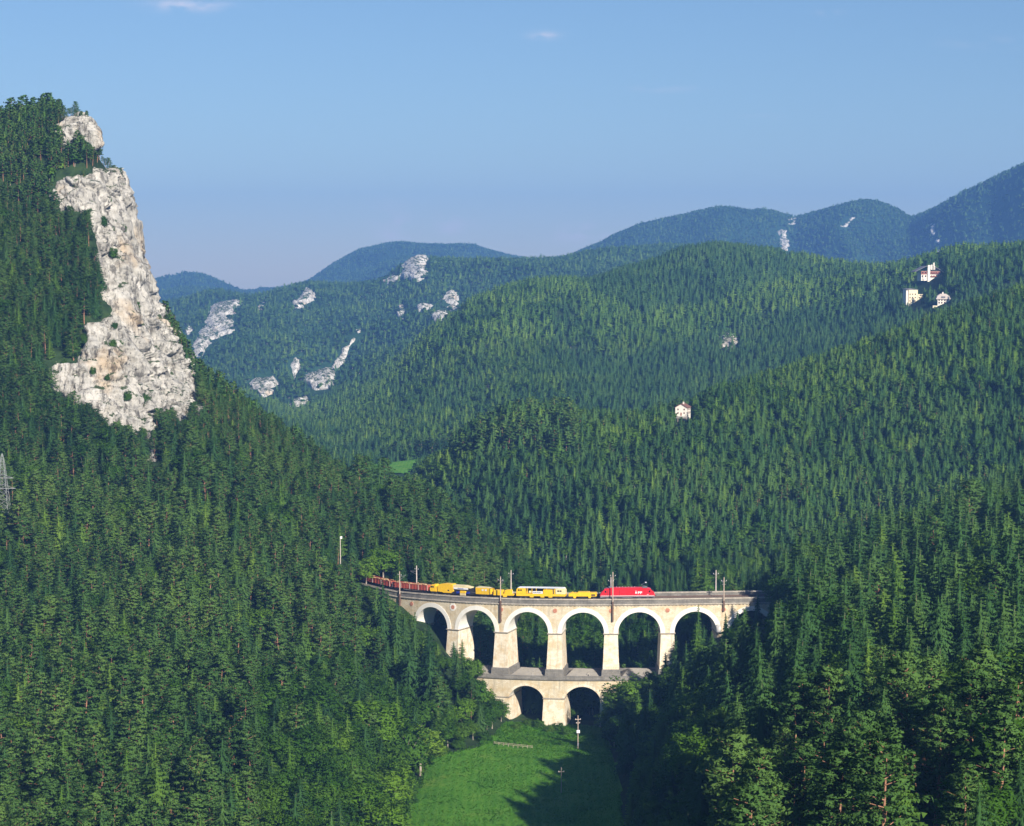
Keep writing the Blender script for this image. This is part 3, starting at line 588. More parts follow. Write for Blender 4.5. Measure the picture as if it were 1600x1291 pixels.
# ---------------------------------------------------------------- the forest
KEEP = [  # parts of the view that the viaduct, train and houses occupy: trees nearer than the given distance stay out
 ([(566, 896), (612, 903), (640, 903), (1206, 905), (1206, 930), (1150, 940), (1142, 966), (1120, 978), (1092, 968), (1064, 972), (1050, 990), (1038, 1015), (1030, 1042), (978, 1046), (948, 1072), (942, 1128), (890, 1136), (800, 1130), (788, 1088), (762, 1068), (742, 1048), (712, 1036), (692, 1026), (690, 1008), (662, 986), (636, 966), (616, 940), (606, 915), (566, 912)], 690),
 ([(560, 893), (640, 899), (640, 930), (618, 935), (606, 918), (560, 917)], 738),
 ([(604, 900), (692, 908), (698, 1010), (690, 1008), (662, 986), (636, 966), (618, 942)], 712),
 ([(222, 650), (254, 650), (254, 700), (244, 716), (228, 708)], 800),
 ([(66, 586), (110, 570), (135, 625), (165, 652), (200, 662), (196, 668), (160, 660), (130, 640), (100, 618), (68, 612)], 785),
 (MEADOW, 700),
 ([(1054, 624), (1084, 622), (1084, 650), (1054, 652)], 1180),
 ([(1410, 448), (1440, 452), (1438, 478), (1428, 474), (1414, 466)], 2050),
 ([(1428, 410), (1474, 410), (1474, 442), (1432, 442)], 2060),
 ([(1462, 456), (1484, 456), (1484, 474), (1462, 472)], 2060),
 ([(0, 706), (18, 706), (18, 790), (0, 790)], 742),
 ([(524, 836), (540, 836), (540, 868), (524, 868)], 742),
 (VM, 1420),
]
HOUSE_AT = {}
for nm, (u, v, rm) in {'gable': (1067, 657, 1000), 'pale': (1426, 474, 1700), 'chalet': (1450, 440, 1700), 'white': (1473, 474, 1700)}.items():
    HOUSE_AT[nm] = hit(u, v, rm)
print('houses', HOUSE_AT)
Ztan = ZG/np.maximum(np.cos(phi)[:, None]*R[None], 1.0)
Zhor = np.maximum.accumulate(np.where(R[None] < 200, -9., (ZG+7)/np.maximum(np.cos(phi)[:, None]*R[None], 1.0)), axis=1)
def horizon(x, y):
    r = np.hypot(x, y)-25; p = np.arctan2(x, y); i = np.clip(np.interp(p, phi, _fi), 0, len(phi)-1).astype(int); j = np.clip(np.searchsorted(R, r)-2, 0, len(R)-1)
    return Zhor[i, j]
def lattice(ya, yb, sp, jit=.85, amin=-.30, amax=.30):
    ys = np.arange(ya, yb, sp); xs = []; yy = []
    for y in ys:
        x = np.arange(amin*y, amax*y, sp); xs.append(x); yy.append(np.full(len(x), y))
    x = np.concatenate(xs); y = np.concatenate(yy)
    return x+(rng.random(len(x))-.5)*sp*jit*1.4, y+(rng.random(len(x))-.5)*sp*jit*1.4
segs = [lattice(230, 720, 5.4), lattice(720, 1000, 4.9), lattice(790, 965, 3.3, amax=-.165), lattice(1000, 1500, 4.4), lattice(1500, 2500, 5.6), lattice(2500, 4300, 7.8), lattice(4300, 8300, 11.5)]
X = np.concatenate([s[0] for s in segs]); Y = np.concatenate([s[1] for s in segs]); n0 = len(X)
Z = ground(X, Y); U, Vv = project(np.stack([X, Y, Z], 1))
pn = fbm(np.stack([X/60, Y/60, 0*X], 1), 3); pb = fbm(np.stack([X/220+7, Y/220, 0*X], 1), 3); rn = rng.random(n0); r2 = rng.random(n0)
crest5 = np.interp(U, [0, 300, 500, 640, 800, 940, 1000, 1200, 1600], [965, 920, 890, 875, 835, 800, 765, 740, 800])
LEFT = (U < 965) & (Y < crest5); ESL = (U >= 965) & (Y < crest5); CHILL = ~LEFT & ~ESL & (Y < 1490); BH = (Y >= 1490) & (Y < 2550); AH = (Y >= 2550) & (Y < 4400); DH = Y >= 4400
kind = np.zeros(n0, int)     # 0 spruce 1 pine 2 larch 3 broad
H = np.full(n0, 15.)
def assign(mask, probs, h):
    p = np.cumsum(probs); k = np.searchsorted(p/p[-1], np.clip(rn, 0, .9999))
    kind[mask] = k[mask]; H[mask] = (h if np.isscalar(h) else h[mask])
assign(LEFT, [.24, .60, .10, .06], np.interp(Y, [450, 620, 780, 860, 950], [17, 15.5, 12.5, 10.5, 8.5]))
lw = LEFT & (U > 400) & (Y < 700) & (Vv > 1090 - (U-400)*.15); assign(lw, [.24, .12, .14, .50], 14.5)
ed = LEFT & (poly_dist(U, Vv, MEADOW) > -30); assign(ed, [.06, .02, .08, .84], 10.)
bl = LEFT & (Y > 700) & (U > 560) & (U < 900); assign(bl, [.25, .55, .05, .15], 14.5)
tp = LEFT & (Y > 860) & (U < 260); assign(tp, [.08, .80, .07, .05], np.interp(Y, [860, 940, 960], [10.5, 8.5, 8]))
assign(ESL, [.84, .03, .06, .07], np.where(Y < 700, 20.5, 18.))
lo = ESL & (Y < 345); assign(lo, [.16, .70, .05, .09], 20.)
eb = ESL & (U < 1130) & (Y < 690) & (Vv > 1090); assign(eb, [.22, .02, .16, .60], 14.)
bh = (Y > 690) & (Y < 860) & (U > 820) & (U < 1180); assign(bh, [.5, .05, .10, .35], 13.)
assign(CHILL, [.70, .06, .12, .12], 9.5); cq = CHILL & (pn+.5*pb > .32); assign(cq, [.15, .05, .45, .35], 9.)
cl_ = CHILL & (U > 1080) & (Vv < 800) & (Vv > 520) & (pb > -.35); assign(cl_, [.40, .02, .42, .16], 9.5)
cp = CHILL & (Vv < 720) & (U < 900); assign(cp, [.5, .38, .07, .05], 12.5)
assign(BH, [.54, .0, .20, .26], 10.); bp = BH & (pn+pb > .35); assign(bp, [.25, 0, .65, .10], 10.)
bd = BH & (in_poly(U, Vv, [(900, 450), (1040, 380), (1180, 370), (1260, 415), (1210, 450), (1120, 480), (1000, 500)]) | in_poly(U, Vv, [(880, 570), (1010, 560), (1160, 505), (1300, 485), (1440, 445), (1450, 520), (1250, 600), (1100, 650), (880, 680)])); assign(bd, [.97, 0, .015, 0.015], 10.5)  # dark spruces almost alone here; the lower patch imitates shade through tree colour
assign(AH, [.48, 0, .10, .42], 11.); assign(DH, [.45, 0, .05, .5], 11.)
H = H*(.66+.62*r2)*(1+.15*pn)
H = np.where(kind == 3, H*.88, H)
T_ = (Z+H)/Y; vis = T_ > horizon(X, Y)-.004*np.minimum(1, 1500/Y)
UT, VT = project(np.stack([X, Y, Z+H], 1))
ok = vis & (U > -70) & (U < 1670) & (VT < 1330)
hw = H*.17*F/Y*.8
for poly, ym in KEEP:
    for du in (-1, 0, 1):
        ok &= ~((Y < ym) & in_poly(UT+du*hw*(.3 if ym < 740 or 780 < ym < 810 else 1), VT, poly))
        if ym < 740:
            for fr in (.06, .13, .2, .28, .36, .45, .55, .66): ok &= ~((Y < ym) & in_poly(UT+du*hw*(.6+fr), VT*(1-fr)+Vv*fr, poly))
for poly, r0, r1 in ROCKS:
    ux = [p[0] for p in poly]; vx = [p[1] for p in poly]; near = (U > min(ux)-20) & (U < max(ux)+20) & (Y < r1+40) & (Vv > min(vx)-10) & (Vv < max(vx)+70)
    j = np.where(near & ((r1 < 1000) | (r2*3.7 % 1 > .1)))[0]
    if len(j) == 0: continue
    g_ = (poly_dist(U[j], Vv[j], poly) > (0 if r1 < 1000 else -3)+2*rng.standard_normal(len(j))) & (Y[j] > r0-20); big = r1 < 1000; tt = (poly_dist(UT[j], VT[j]+(3 if big else 0), poly) > (14-6*rng.random(len(j)) if big else -1+2*rng.random(len(j))))
    ok[j[g_ | tt]] = False
ok &= ~((poly_dist(U, Vv, MEADOW) > -3) & (Y < 705)); ok &= ~((poly_dist(U, Vv, VM) > -1) & (Y > 1280) & (Y < 1460))
# the railway line and the foot of the viaduct
ss = np.arange(-122, 118, 3.0); bx, by, br = axis(ss); cxx = bx+np.sin(br)*4.2; cyy_ = by+np.cos(br)*4.2
nb_ = (Y > 640) & (Y < 800); j = np.where(nb_)[0]
dmin = np.min(np.hypot(X[j][:, None]-cxx[None], Y[j][:, None]-cyy_[None]), 1); ok[j[dmin < 8.5]] = False
for nm, (hx, hy, hz) in HOUSE_AT.items(): ok &= np.hypot(X-hx, Y-hy) > (13 if nm == 'gable' else 17)
ok &= ~(ESL & (Y > 400) & (r2*7.31 % 1 < .42)); ok &= ~(ESL & (Y <= 400) & (r2*7.31 % 1 < .66))
for (u, v, y, ln) in ((1095, 1150, 425, 45), (1128, 1120, 450, 40), (1018, 1160, 570, 60), (1022, 1120, 615, 50), (985, 1080, 664, 40), (1107, 1080, 560, 35), (1085, 1100, 555, 35), (1192, 1200, 268, 25), (1010, 1246, 520, 55)):
    a_, _t = uv2at(u, v); hx = float(a_)*y; q_ = (X-hx)*SUN_DIR.x/math.cos(SUN_EL)+(Y-y)*SUN_DIR.y/math.cos(SUN_EL); p_ = (X-hx)*SUN_DIR.y/math.cos(SUN_EL)-(Y-y)*SUN_DIR.x/math.cos(SUN_EL)
    ok &= ~((q_ > 1) & (q_ < ln) & (np.abs(p_) < 5.5))
# an old felled strip and thin patches
ok &= ~(BH & (pn < -.55) & (rn > .5))
print('trees', n0, '->', int(ok.sum()))
sel = np.where(ok)[0]
X, Y, Z, H, kind, U, Vv, UT, VT = [a[sel] for a in (X, Y, Z, H, kind, U, Vv, UT, VT)]
YAW = rng.random(len(X))*6.283; rv = rng.random(len(X))
KN = ['spruce', 'pine', 'larch', 'broad']
lod = np.where(Y < 880, 0, np.where(Y < 1900, 1, 2))

# hidden part of the tree library: one mesh per variant (crown and stem)
def lib(kind_, lod_):
    out_ = []
    for i, T in enumerate(TREES[kind_, lod_]): out_.append(T.mesh('%s_tree' % kind_, MATS[kind_]))
    return out_
LIB = {}; order = []
for key in [('spruce', 0), ('pine', 0), ('larch', 0), ('broad', 0), ('spruce', 1), ('pine', 1), ('larch', 1), ('broad', 1), ('spruce', 2), ('broad', 2)]:
    LIB[key] = lib(*key)
for T in TREES['spruce', 2]:
    me = T.mesh('larch_tree', MATS['larch']); LIB.setdefault(('larch', 2), []).append(me)
LIB['pine', 2] = LIB['broad', 2]
def gn_group(name, coll):
    ng = bpy.data.node_groups.new(name, 'GeometryNodeTree')
    ng.interface.new_socket('Geometry', in_out='INPUT', socket_type='NodeSocketGeometry'); ng.interface.new_socket('Geometry', in_out='OUTPUT', socket_type='NodeSocketGeometry')
    gi = ng.nodes.new('NodeGroupInput'); go = ng.nodes.new('NodeGroupOutput'); ip = ng.nodes.new('GeometryNodeInstanceOnPoints'); ci = ng.nodes.new('GeometryNodeCollectionInfo')
    ci.inputs['Collection'].default_value = coll; ci.inputs['Separate Children'].default_value = True; ci.inputs['Reset Children'].default_value = True
    def at(nm, ty):
        a = ng.nodes.new('GeometryNodeInputNamedAttribute'); a.data_type = ty; a.inputs['Name'].default_value = nm; return a.outputs[0]
    ip.inputs['Pick Instance'].default_value = True
    ng.links.new(gi.outputs[0], ip.inputs['Points']); ng.links.new(ci.outputs[0], ip.inputs['Instance']); ng.links.new(at('variant', 'INT'), ip.inputs['Instance Index'])
    ng.links.new(at('turn', 'FLOAT_VECTOR'), ip.inputs['Rotation']); ng.links.new(at('size', 'FLOAT_VECTOR'), ip.inputs['Scale']); ng.links.new(ip.outputs[0], go.inputs[0])
    return ng
def wood(name, idx, lods, kinds, **kw):
    """one object of kind stuff: the trees idx, each an instance"""
    coll = bpy.data.collections.new(name+'_kinds'); offs = {}; c = 0
    for k_ in kinds:
        for l_ in lods:
            offs[k_, l_] = (c, len(LIB[k_, l_]))
            for me in LIB[k_, l_]:
                o = bpy.data.objects.new('%04d_%s' % (c, k_), me); coll.objects.link(o); c += 1
    var = np.zeros(len(idx), np.int32)
    for q_, i in enumerate(idx):
        o_, n_ = offs[KN[kind[i]], lod[i]]; var[q_] = o_+int(rv[i]*n_)
    href = np.array([HREF[k] for k in KN])[kind[idx]]
    sc = H[idx]/href; wd = sc*(.95+.35*rng.random(len(idx)))*np.where(Y[idx] > 1000, 1.15, 1)
    
    me = bpy.data.meshes.new(name); me.vertices.add(len(idx)); me.vertices.foreach_set('co', np.stack([X[idx], Y[idx], Z[idx]-.2], 1).astype(np.float32).ravel())
    a = me.attributes.new('variant', 'INT', 'POINT'); a.data.foreach_set('value', var)
    a = me.attributes.new('turn', 'FLOAT_VECTOR', 'POINT'); tv = np.stack([(rng.random(len(idx))-.5)*.07, (rng.random(len(idx))-.5)*.07, YAW[idx]], 1); a.data.foreach_set('vector', tv.astype(np.float32).ravel())
    a = me.attributes.new('size', 'FLOAT_VECTOR', 'POINT'); a.data.foreach_set('vector', np.stack([wd, wd, sc], 1).astype(np.float32).ravel())
    o = link(name, me, **kw); mo = o.modifiers.new('wood', 'NODES'); mo.node_group = gn_group(name, coll)
    return o
# the trees that show largest become objects of their own
SZ = H*F/Y * np.clip(1-.0*VT, 0, 1)
inframe = (UT > 4) & (UT < 1596) & (VT < 1262) & (VT > 5)
LIMIT = {0: 285, 1: 285, 2: 150, 3: 200}
single = np.zeros(len(X), bool)
for k in range(4):
    c = np.where((kind == k) & inframe & (lod == 0))[0]; c = c[np.argsort(-SZ[c])][:LIMIT[k]]; single[c] = True
near = (Y < 1000)
rest = ~single
def idxs(m): return np.where(m)[0]
def nearz(k): return idxs(rest & (lod == 0) & (kind == k))
wood('pine_wood', nearz(1), [0], ['pine'], kind='stuff', label='pines covering the left mountainside, too many to count', category='trees')
wood('spruce_wood', nearz(0), [0], ['spruce'], kind='stuff', label='dark spruces crowding the slopes round the viaduct', category='trees')
wood('larch_wood', nearz(2), [0], ['larch'], kind='stuff', label='lighter green larches scattered through the near slopes', category='trees')
wood('broadleaf_wood', nearz(3), [0], ['broad'], kind='stuff', label='leafy broadleaf trees among the conifers by the meadow', category='trees')
allk = KN
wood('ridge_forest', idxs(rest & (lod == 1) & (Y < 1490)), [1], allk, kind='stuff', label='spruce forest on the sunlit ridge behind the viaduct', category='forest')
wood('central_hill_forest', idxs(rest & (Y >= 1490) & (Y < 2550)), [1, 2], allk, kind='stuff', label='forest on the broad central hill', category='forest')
wood('far_hillside_forest', idxs(rest & (Y >= 2550) & (Y < 4400)), [2], allk, kind='stuff', label='hazy forest on the far hillside with pale rocks', category='forest')
wood('far_mountain_forest', idxs(rest & (Y >= 4400)), [2], allk, kind='stuff', label='blue forest on the farthest mountains', category='forest')

# grass tufts on the meadow
gx, gy = rng.uniform(-60, 45, 70000), rng.uniform(512, 690, 70000); gz = ground(gx, gy); gu, gv = project(np.stack([gx, gy, gz], 1)); gk = poly_dist(gu, gv, MEADOW) > -1
gp = np.clip(vnoise(np.stack([gx/7, gy/7, 0*gx], 1))*.5+.5, 0, 1); gk &= (rng.random(len(gx)) < .25+.75*gp); gx, gy, gz, gu, gv = [a[gk] for a in (gx, gy, gz, gu, gv)]
coll = bpy.data.collections.new('tuft_kinds')
for i_ in range(3):
    me = tuft(i_).mesh('tuft', [M['grass']]); coll.objects.link(bpy.data.objects.new('%04d_tuft' % i_, me))
n_ = len(gx); me = bpy.data.meshes.new('grass_tufts'); me.vertices.add(n_); me.vertices.foreach_set('co', np.stack([gx, gy, gz+.25], 1).astype(np.float32).ravel())
a = me.attributes.new('variant', 'INT', 'POINT'); a.data.foreach_set('value', rng.integers(0, 3, n_).astype(np.int32))
a = me.attributes.new('turn', 'FLOAT_VECTOR', 'POINT'); a.data.foreach_set('vector', np.stack([0*gx, 0*gx, rng.random(n_)*6.28], 1).astype(np.float32).ravel())
sz_ = (.28+.3*rng.random(n_))*np.where(gv < 1165, 2.0, 1.0)*np.where(poly_dist(gu, gv, MEADOW) < 4, 1.5, 1); a = me.attributes.new('size', 'FLOAT_VECTOR', 'POINT'); a.data.foreach_set('vector', np.stack([sz_, sz_, sz_], 1).astype(np.float32).ravel())
o = link('grass_tufts', me, kind='stuff', label='grass tufts of the meadow', category='grass'); mo = o.modifiers.new('tufts', 'NODES'); mo.node_group = gn_group('grass_tufts', coll)
# ---------------------------------------------------------------- single trees
def tree_parts(key, i):
    """crown and stem as two meshes, shared by all copies"""
    T = TREES[key][i]; k = key[0]
    return T.mesh('crown', MATS[k], only=0), T.mesh('trunk', MATS[k], only=1)
PARTS = {}
NAME = {'spruce': 'spruce_tree', 'pine': 'pine_tree', 'larch': 'larch_tree', 'broad': 'broadleaf_tree'}
CAT = {'spruce': 'spruce tree', 'pine': 'pine tree', 'larch': 'larch tree', 'broad': 'broadleaf tree'}
PROTO = {}
def plant(k, var, loc, h, yaw, wide=1.0, lean=(0, 0), label='', group=None, light=False):
    key = (k, 0); var = var % len(TREES[key])
    if (k, var) not in PARTS: PARTS[k, var] = tree_parts(key, var)
    s = h/HREF[k]
    root = empty(NAME[k], loc, yaw, label=label, category=CAT[k])
    root.rotation_euler = (lean[0], lean[1], yaw); root.scale = (s*wide, s*wide, s)
    if group: root['group'] = group
    if light:
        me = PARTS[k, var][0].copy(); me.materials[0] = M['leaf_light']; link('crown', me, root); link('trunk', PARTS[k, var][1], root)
    elif (k, var) not in PROTO:
        c = link('crown', PARTS[k, var][0], root); t_ = link('trunk', PARTS[k, var][1], root); PROTO[k, var] = (c, t_)
    else:
        for src in PROTO[k, var]:
            c = src.copy(); C.objects.link(c); c.parent = root
    return root
VDESC = {'pine': ['layered', 'deep-crowned', 'bare-stemmed', 'dense-crowned', 'slim'], 'spruce': ['even', 'slender', 'bare-stemmed', 'narrow', 'ragged'],
         'larch': ['full', 'narrow', 'broad loose'], 'broad': ['rounded', 'tall narrow', 'broad lobed', 'dense']}
def place_of(u, v, y):
    if y < 1000 and u < 965:
        col = 'by left edge' if u < 90 else 'below cliff top' if u < 190 else 'below tall cliff' if u < 300 else 'right of cliff foot' if u < 400 else 'toward viaduct'
        if v < 330: return 'beside the top of the cliff'
        if v < 740: return 'on the steep slope left of the cliff' if u < 200 else 'on the slope just under the cliff'
        if u > 560 and y > 700: return 'on the spur behind the left viaduct end'
        if u > 480 and v > 1030: return 'on the bank left of the meadow' if u > 560 else 'a little left of the meadow bank'
        if u > 560: return 'on the slope just left of the viaduct'
        row = 'at bottom edge' if v > 1190 else 'low on left slope' if v > 1080 else 'midway up left slope' if v > 960 else 'fairly high on left slope' if v > 850 else 'high on left slope'
        return row+' '+col
    if y < 1000:
        if u < 1120 and v > 1060: return 'on the shady bank right of the meadow'
        if u < 1180 and v < 1060: return 'before the right viaduct end' if y < 690 else 'behind the viaduct'
        col = 'near meadow' if u < 1180 else 'left of corner pines' if u < 1310 else 'above corner pines' if u < 1450 else 'by right edge'
        row = 'at bottom edge' if v > 1200 else 'low on right slope' if v > 1100 else 'midway up right slope' if v > 1000 else 'fairly high on right slope' if v > 910 else 'high on right slope'
        return row+' '+col
    return 'on the ridge behind'
HT = {0: ('Tall', 'Medium', 'Short')}
hq = {k: np.quantile(H[single & (kind == k)], [.33, .67]) for k in range(4)}
def adj(k, h): return 'short' if h < hq[k][0] else 'mid-sized' if h < hq[k][1] else 'tall'
TONE = {'spruce': 'dark spruce', 'pine': 'pine', 'larch': 'light larch', 'broad': 'leafy tree'}
heroes = [  # kind, variant, column of the top, row of the top, distance, width, label
 ('pine', 0, 1190, 1170, 268, 1.05, 'big open pine with pale branches standing alone right of the dark hollow'),
 ('pine', 1, 1290, 1128, 290, 1.20, 'widest pine at the bottom right with long level branches'),
 ('pine', 3, 1352, 1112, 300, 1.0, 'twin stemmed looking pine right of the widest pine at the bottom'),
 ('pine', 0, 1430, 1092, 310, 1.0, 'tall pine left of the big shadow in the bottom right corner'),
 ('pine', 2, 1560, 1062, 325, 1.0, 'tall pine with orange stem close to the right edge'),
 ('pine', 4, 1240, 1200, 275, 1.0, 'slimmer pine tucked between the two big bottom right pines'),
 ('spruce', 2, 1152, 1082, 372, 1.0, 'spindly greyish spruce with long bare stem over the dark hollow'),
 ('spruce', 3, 1043, 1262, 385, .8, 'thin pale spruce tip poking up from the bottom edge right of the meadow'),
 ('pine', 4, 1075, 1274, 372, 1.1, 'short pine at the bottom edge beside the thin spruce tip'),
 ('pine', 3, 1122, 1268, 335, .9, 'small pine at the bottom edge left of the big open pine'),
 ('broad', 2, 1095, 1128, 425, 1.15, 'bright yellow green leafy tree lit by the sun on the dark right bank'),
 ('broad', 0, 1128, 1096, 450, 1.0, 'bright leafy tree behind the spindly greyish spruce'),
 ('broad', 3, 1200, 1108, 410, 1.1, 'dull green leafy tree right of the spindly greyish spruce'),
 ('broad', 2, 985, 1046, 664, 1.25, 'big rounded leafy tree hiding the right end of the lower arches'),
 ('broad', 3, 962, 1085, 668, 1.0, 'dark leafy tree against the pier right of the second lower arch'),
 ('broad', 0, 1022, 1098, 615, 1.2, 'leafy tree below the rounded one right of the lower arches'),
 ('broad', 1, 1018, 1132, 570, 1.25, 'yellowish leafy tree leaning over the right edge of the meadow'),
 ('spruce', 1, 1091, 944, 645, .62, 'spruce whose tip crosses the sixth tall arch'),
 ('spruce', 1, 1134, 956, 640, .6, 'spruce standing right in front of the pier between the last two arches'),
 ('spruce', 3, 1150, 968, 620, .8, 'spruce in front of the last visible arch'),
 ('spruce', 1, 1184, 926, 648, .75, 'dark spruce crossing the parapet near its right end'),
 ('spruce', 0, 1206, 936, 640, 0.85, 'spruce at the right end of the viaduct'),
 ('spruce', 3, 1072, 1000, 640, .8, 'lower spruce inside the sixth tall arch'),
 ('spruce', 0, 1056, 992, 655, .9, 'dark spruce in front of the pier left of the sixth tall arch'),
 ('spruce', 4, 1040, 1018, 660, 1.0, 'dark spruce at the right end of the lower deck'),
 ('spruce', 2, 1084, 998, 650, 1.0, 'spruce low in front of the sixth tall arch'),
 ('spruce', 0, 1112, 985, 640, .9, 'spruce between the sixth arch and the last pier'),
 ('broad', 1, 1046, 1052, 640, 1.2, 'dark leafy tree under the right end of the lower deck'),
 ('spruce', 1, 1107, 1040, 560, 1.1, 'pale lit spruce high on the dark right bank'),
 ('spruce', 4, 1085, 1062, 555, 1.1, 'greyish lit spruce nearest the dark gap right of the viaduct'),
 ('spruce', 0, 715, 1016, 672, .9, 'small dark pointed spruce in front of the leftmost tall pier'),
 ('spruce', 3, 648, 954, 668, .7, 'spruce covering the leftmost tall arch'),
 ('spruce', 1, 670, 972, 664, .8, 'spruce inside the leftmost tall arch'),
 ('spruce', 1, 620, 940, 668, .8, 'dark spruce at the left end of the parapet'),
 ('spruce', 1, 598, 903, 672, .7, 'tall dark spruce in front of the first red wagon'),
 ('spruce', 4, 672, 1010, 640, 1.15, 'tall hanging spruce on the bank left of the tall piers'),
 ('spruce', 0, 640, 1000, 645, 1.1, 'spruce left of the leftmost tall pier'),
  ('broad', 0, 600, 955, 694, 1.2, 'leafy tree on the bare bank left of the first tall arch, upper one'),
 ('broad', 2, 632, 1000, 690, 1.2, 'leafy tree on the bare bank left of the first tall arch, lower one'),
 ('pine', 1, 612, 962, 697, 1.0, 'small pine on the bank under the left deck end'),
 ('spruce', 2, 646, 992, 694, 1.0, 'little spruce at the left foot of the first tall arch'),
 ('spruce', 3, 622, 948, 696, 1.1, 'narrow spruce against the left abutment wall'),
 ('broad', 3, 660, 1030, 690, 1.2, 'rounded leafy tree in front of the foot of the leftmost tall pier'),
 ('broad', 1, 756, 1068, 660, 1.1, 'light green leafy tree touching the left lower pier'),
 ('broad', 0, 655, 1122, 600, 1.2, 'light green leafy tree standing behind the left rim of the meadow'),
 ('broad', 3, 606, 1185, 540, 1.2, 'yellowish rounded leafy tree left of the middle of the meadow'),
 ('broad', 1, 520, 1140, 540, 1.2, 'light green leafy tree among dark conifers left of the meadow'),
 ('broad', 2, 1000, 1210, 560, 1.0, 'small lit leafy tree at the right rim of the meadow'),
 ('broad', 0, 1170, 1112, 430, 1.1, 'bright leafy tree right of the spindly greyish spruce'),
 ('spruce', 0, 606, 922, 690, .9, 'dark spruce hiding the left end of the deck'),
 ('spruce', 2, 588, 916, 688, 1.0, 'spruce just left of the one hiding the left deck end'),
 ('spruce', 4, 632, 960, 684, .9, 'spruce on the bank before the first tall arch'),
 ('spruce', 0, 656, 1000, 682, .9, 'short spruce below the first tall arch'),
 ('spruce', 1, 684, 1030, 680, 1.1, 'small spruce at the foot of the leftmost tall pier'),
 ('broad', 1, 618, 985, 680, 1.2, 'leafy tree on the bank under the left deck end'),
 ('broad', 0, 650, 1030, 672, 1.1, 'leafy tree on the bank below the first tall arch'),
 ('broad', 1, 742, 1056, 664, 1.1, 'dark leafy tree at the left end of the lower arches'),
 ('broad', 0, 722, 1084, 640, 1.15, 'light green leafy tree on the bank left of the meadow'),
 ('broad', 2, 768, 1084, 655, 1.0, 'dark bushy tree against the left lower pier'),
 ('broad', 1, 690, 1110, 625, 1.2, 'leafy tree behind the left corner of the meadow'),
 ('broad', 3, 575, 1075, 585, 1.35, 'large yellowish leafy tree on the left bank'),
 ('broad', 0, 628, 1100, 590, 1.1, 'slim leafy tree with a white stem on the left bank'),
 ('broad', 2, 548, 1108, 565, 1.2, 'large dark leafy tree among the conifers on the left bank'),
 ('broad', 3, 600, 1150, 560, 1.2, 'low leafy tree left of the meadow edge'),
 ('broad', 0, 552, 1208, 500, 1.25, 'light green leafy tree at the bottom edge left of the meadow'),
 ('broad', 2, 590, 1238, 492, 1.2, 'lime green bushy tree at the bottom left corner of the meadow'),
 ('broad', 2, 600, 848, 742, 1.2, 'bright green leafy tree above the red wagons'),
 ('broad', 3, 572, 862, 738, 1.1, 'leafy tree left of the bright one above the red wagons'),
 ('larch', 1, 1090, 866, 735, 1.0, 'brightest pale green tree just above the viaduct parapet on the left of a pair'),
 ('larch', 1, 1103, 876, 733, 1.0, 'brightest pale green tree just above the viaduct parapet on the right of a pair'),
 ('spruce', 1, 1400, 556, 1168, 1.2, 'old dark spruce with bare stem in the clump on the sunlit ridge, leftmost'),
 ('spruce', 2, 1384, 570, 1160, 1.2, 'old dark spruce with long pale stem on the sunlit ridge'),
 ('spruce', 4, 1428, 552, 1160, 1.3, 'old dark spruce in the middle of the clump on the sunlit ridge'),
 ('spruce', 0, 1452, 550, 1160, 1.3, 'old dark spruce right of the middle in the clump on the sunlit ridge'),
 ('spruce', 2, 1492, 552, 1158, 1.3, 'old dark spruce at the right end of the clump on the sunlit ridge'),
 ('pine', 3, 118, 158, 946, 1.2, 'rounded pine on the highest point of the left mountain'),
 ('pine', 1, 98, 165, 947, 1.2, 'pine just left of the highest point of the left mountain'),
 ('pine', 4, 136, 222, 940, 1.1, 'pine in the notch right under the topmost rock knob'),
 ('pine', 3, 152, 228, 940, 1.1, 'pine at the right rim of the notch below the topmost rock knob'),
 ('pine', 1, 122, 230, 938, 1.1, 'pine at the left side of the notch below the topmost rock knob'),
 ('pine', 3, 170, 246, 938, 1.15, 'pine leaning out above the right edge of the tall cliff'),
 ('pine', 1, 186, 262, 938, 1.2, 'outermost pine hanging over the right edge of the tall cliff'),
 ('pine', 2, 108, 240, 936, 1.1, 'pine at the top left corner of the tall cliff'),
 ('pine', 0, 144, 246, 935, 1.1, 'pine in the middle of the notch above the tall cliff'),
 ('pine', 3, 122, 312, 905, 1.2, 'pine in front of the upper left part of the tall cliff'),
 ('pine', 1, 132, 330, 895, 1.2, 'pine overlapping the left of the cliff below its top'),
 ('pine', 0, 118, 350, 890, 1.1, 'pine left of the narrow cliff neck'),
 ('pine', 1, 256, 648, 802, 1.1, 'pine standing up in front of the right foot of the tall cliff'),
 ('pine', 4, 240, 672, 798, 1.0, 'slim pine in front of the lowest spur of the cliff'),
 ('spruce', 1, 134, 634, 796, 1.1, 'dark tree tip in front of the lower left of the cliff'),
 ('spruce', 0, 186, 652, 796, 1.1, 'dark tree tip in front of the lower middle of the cliff'),
]
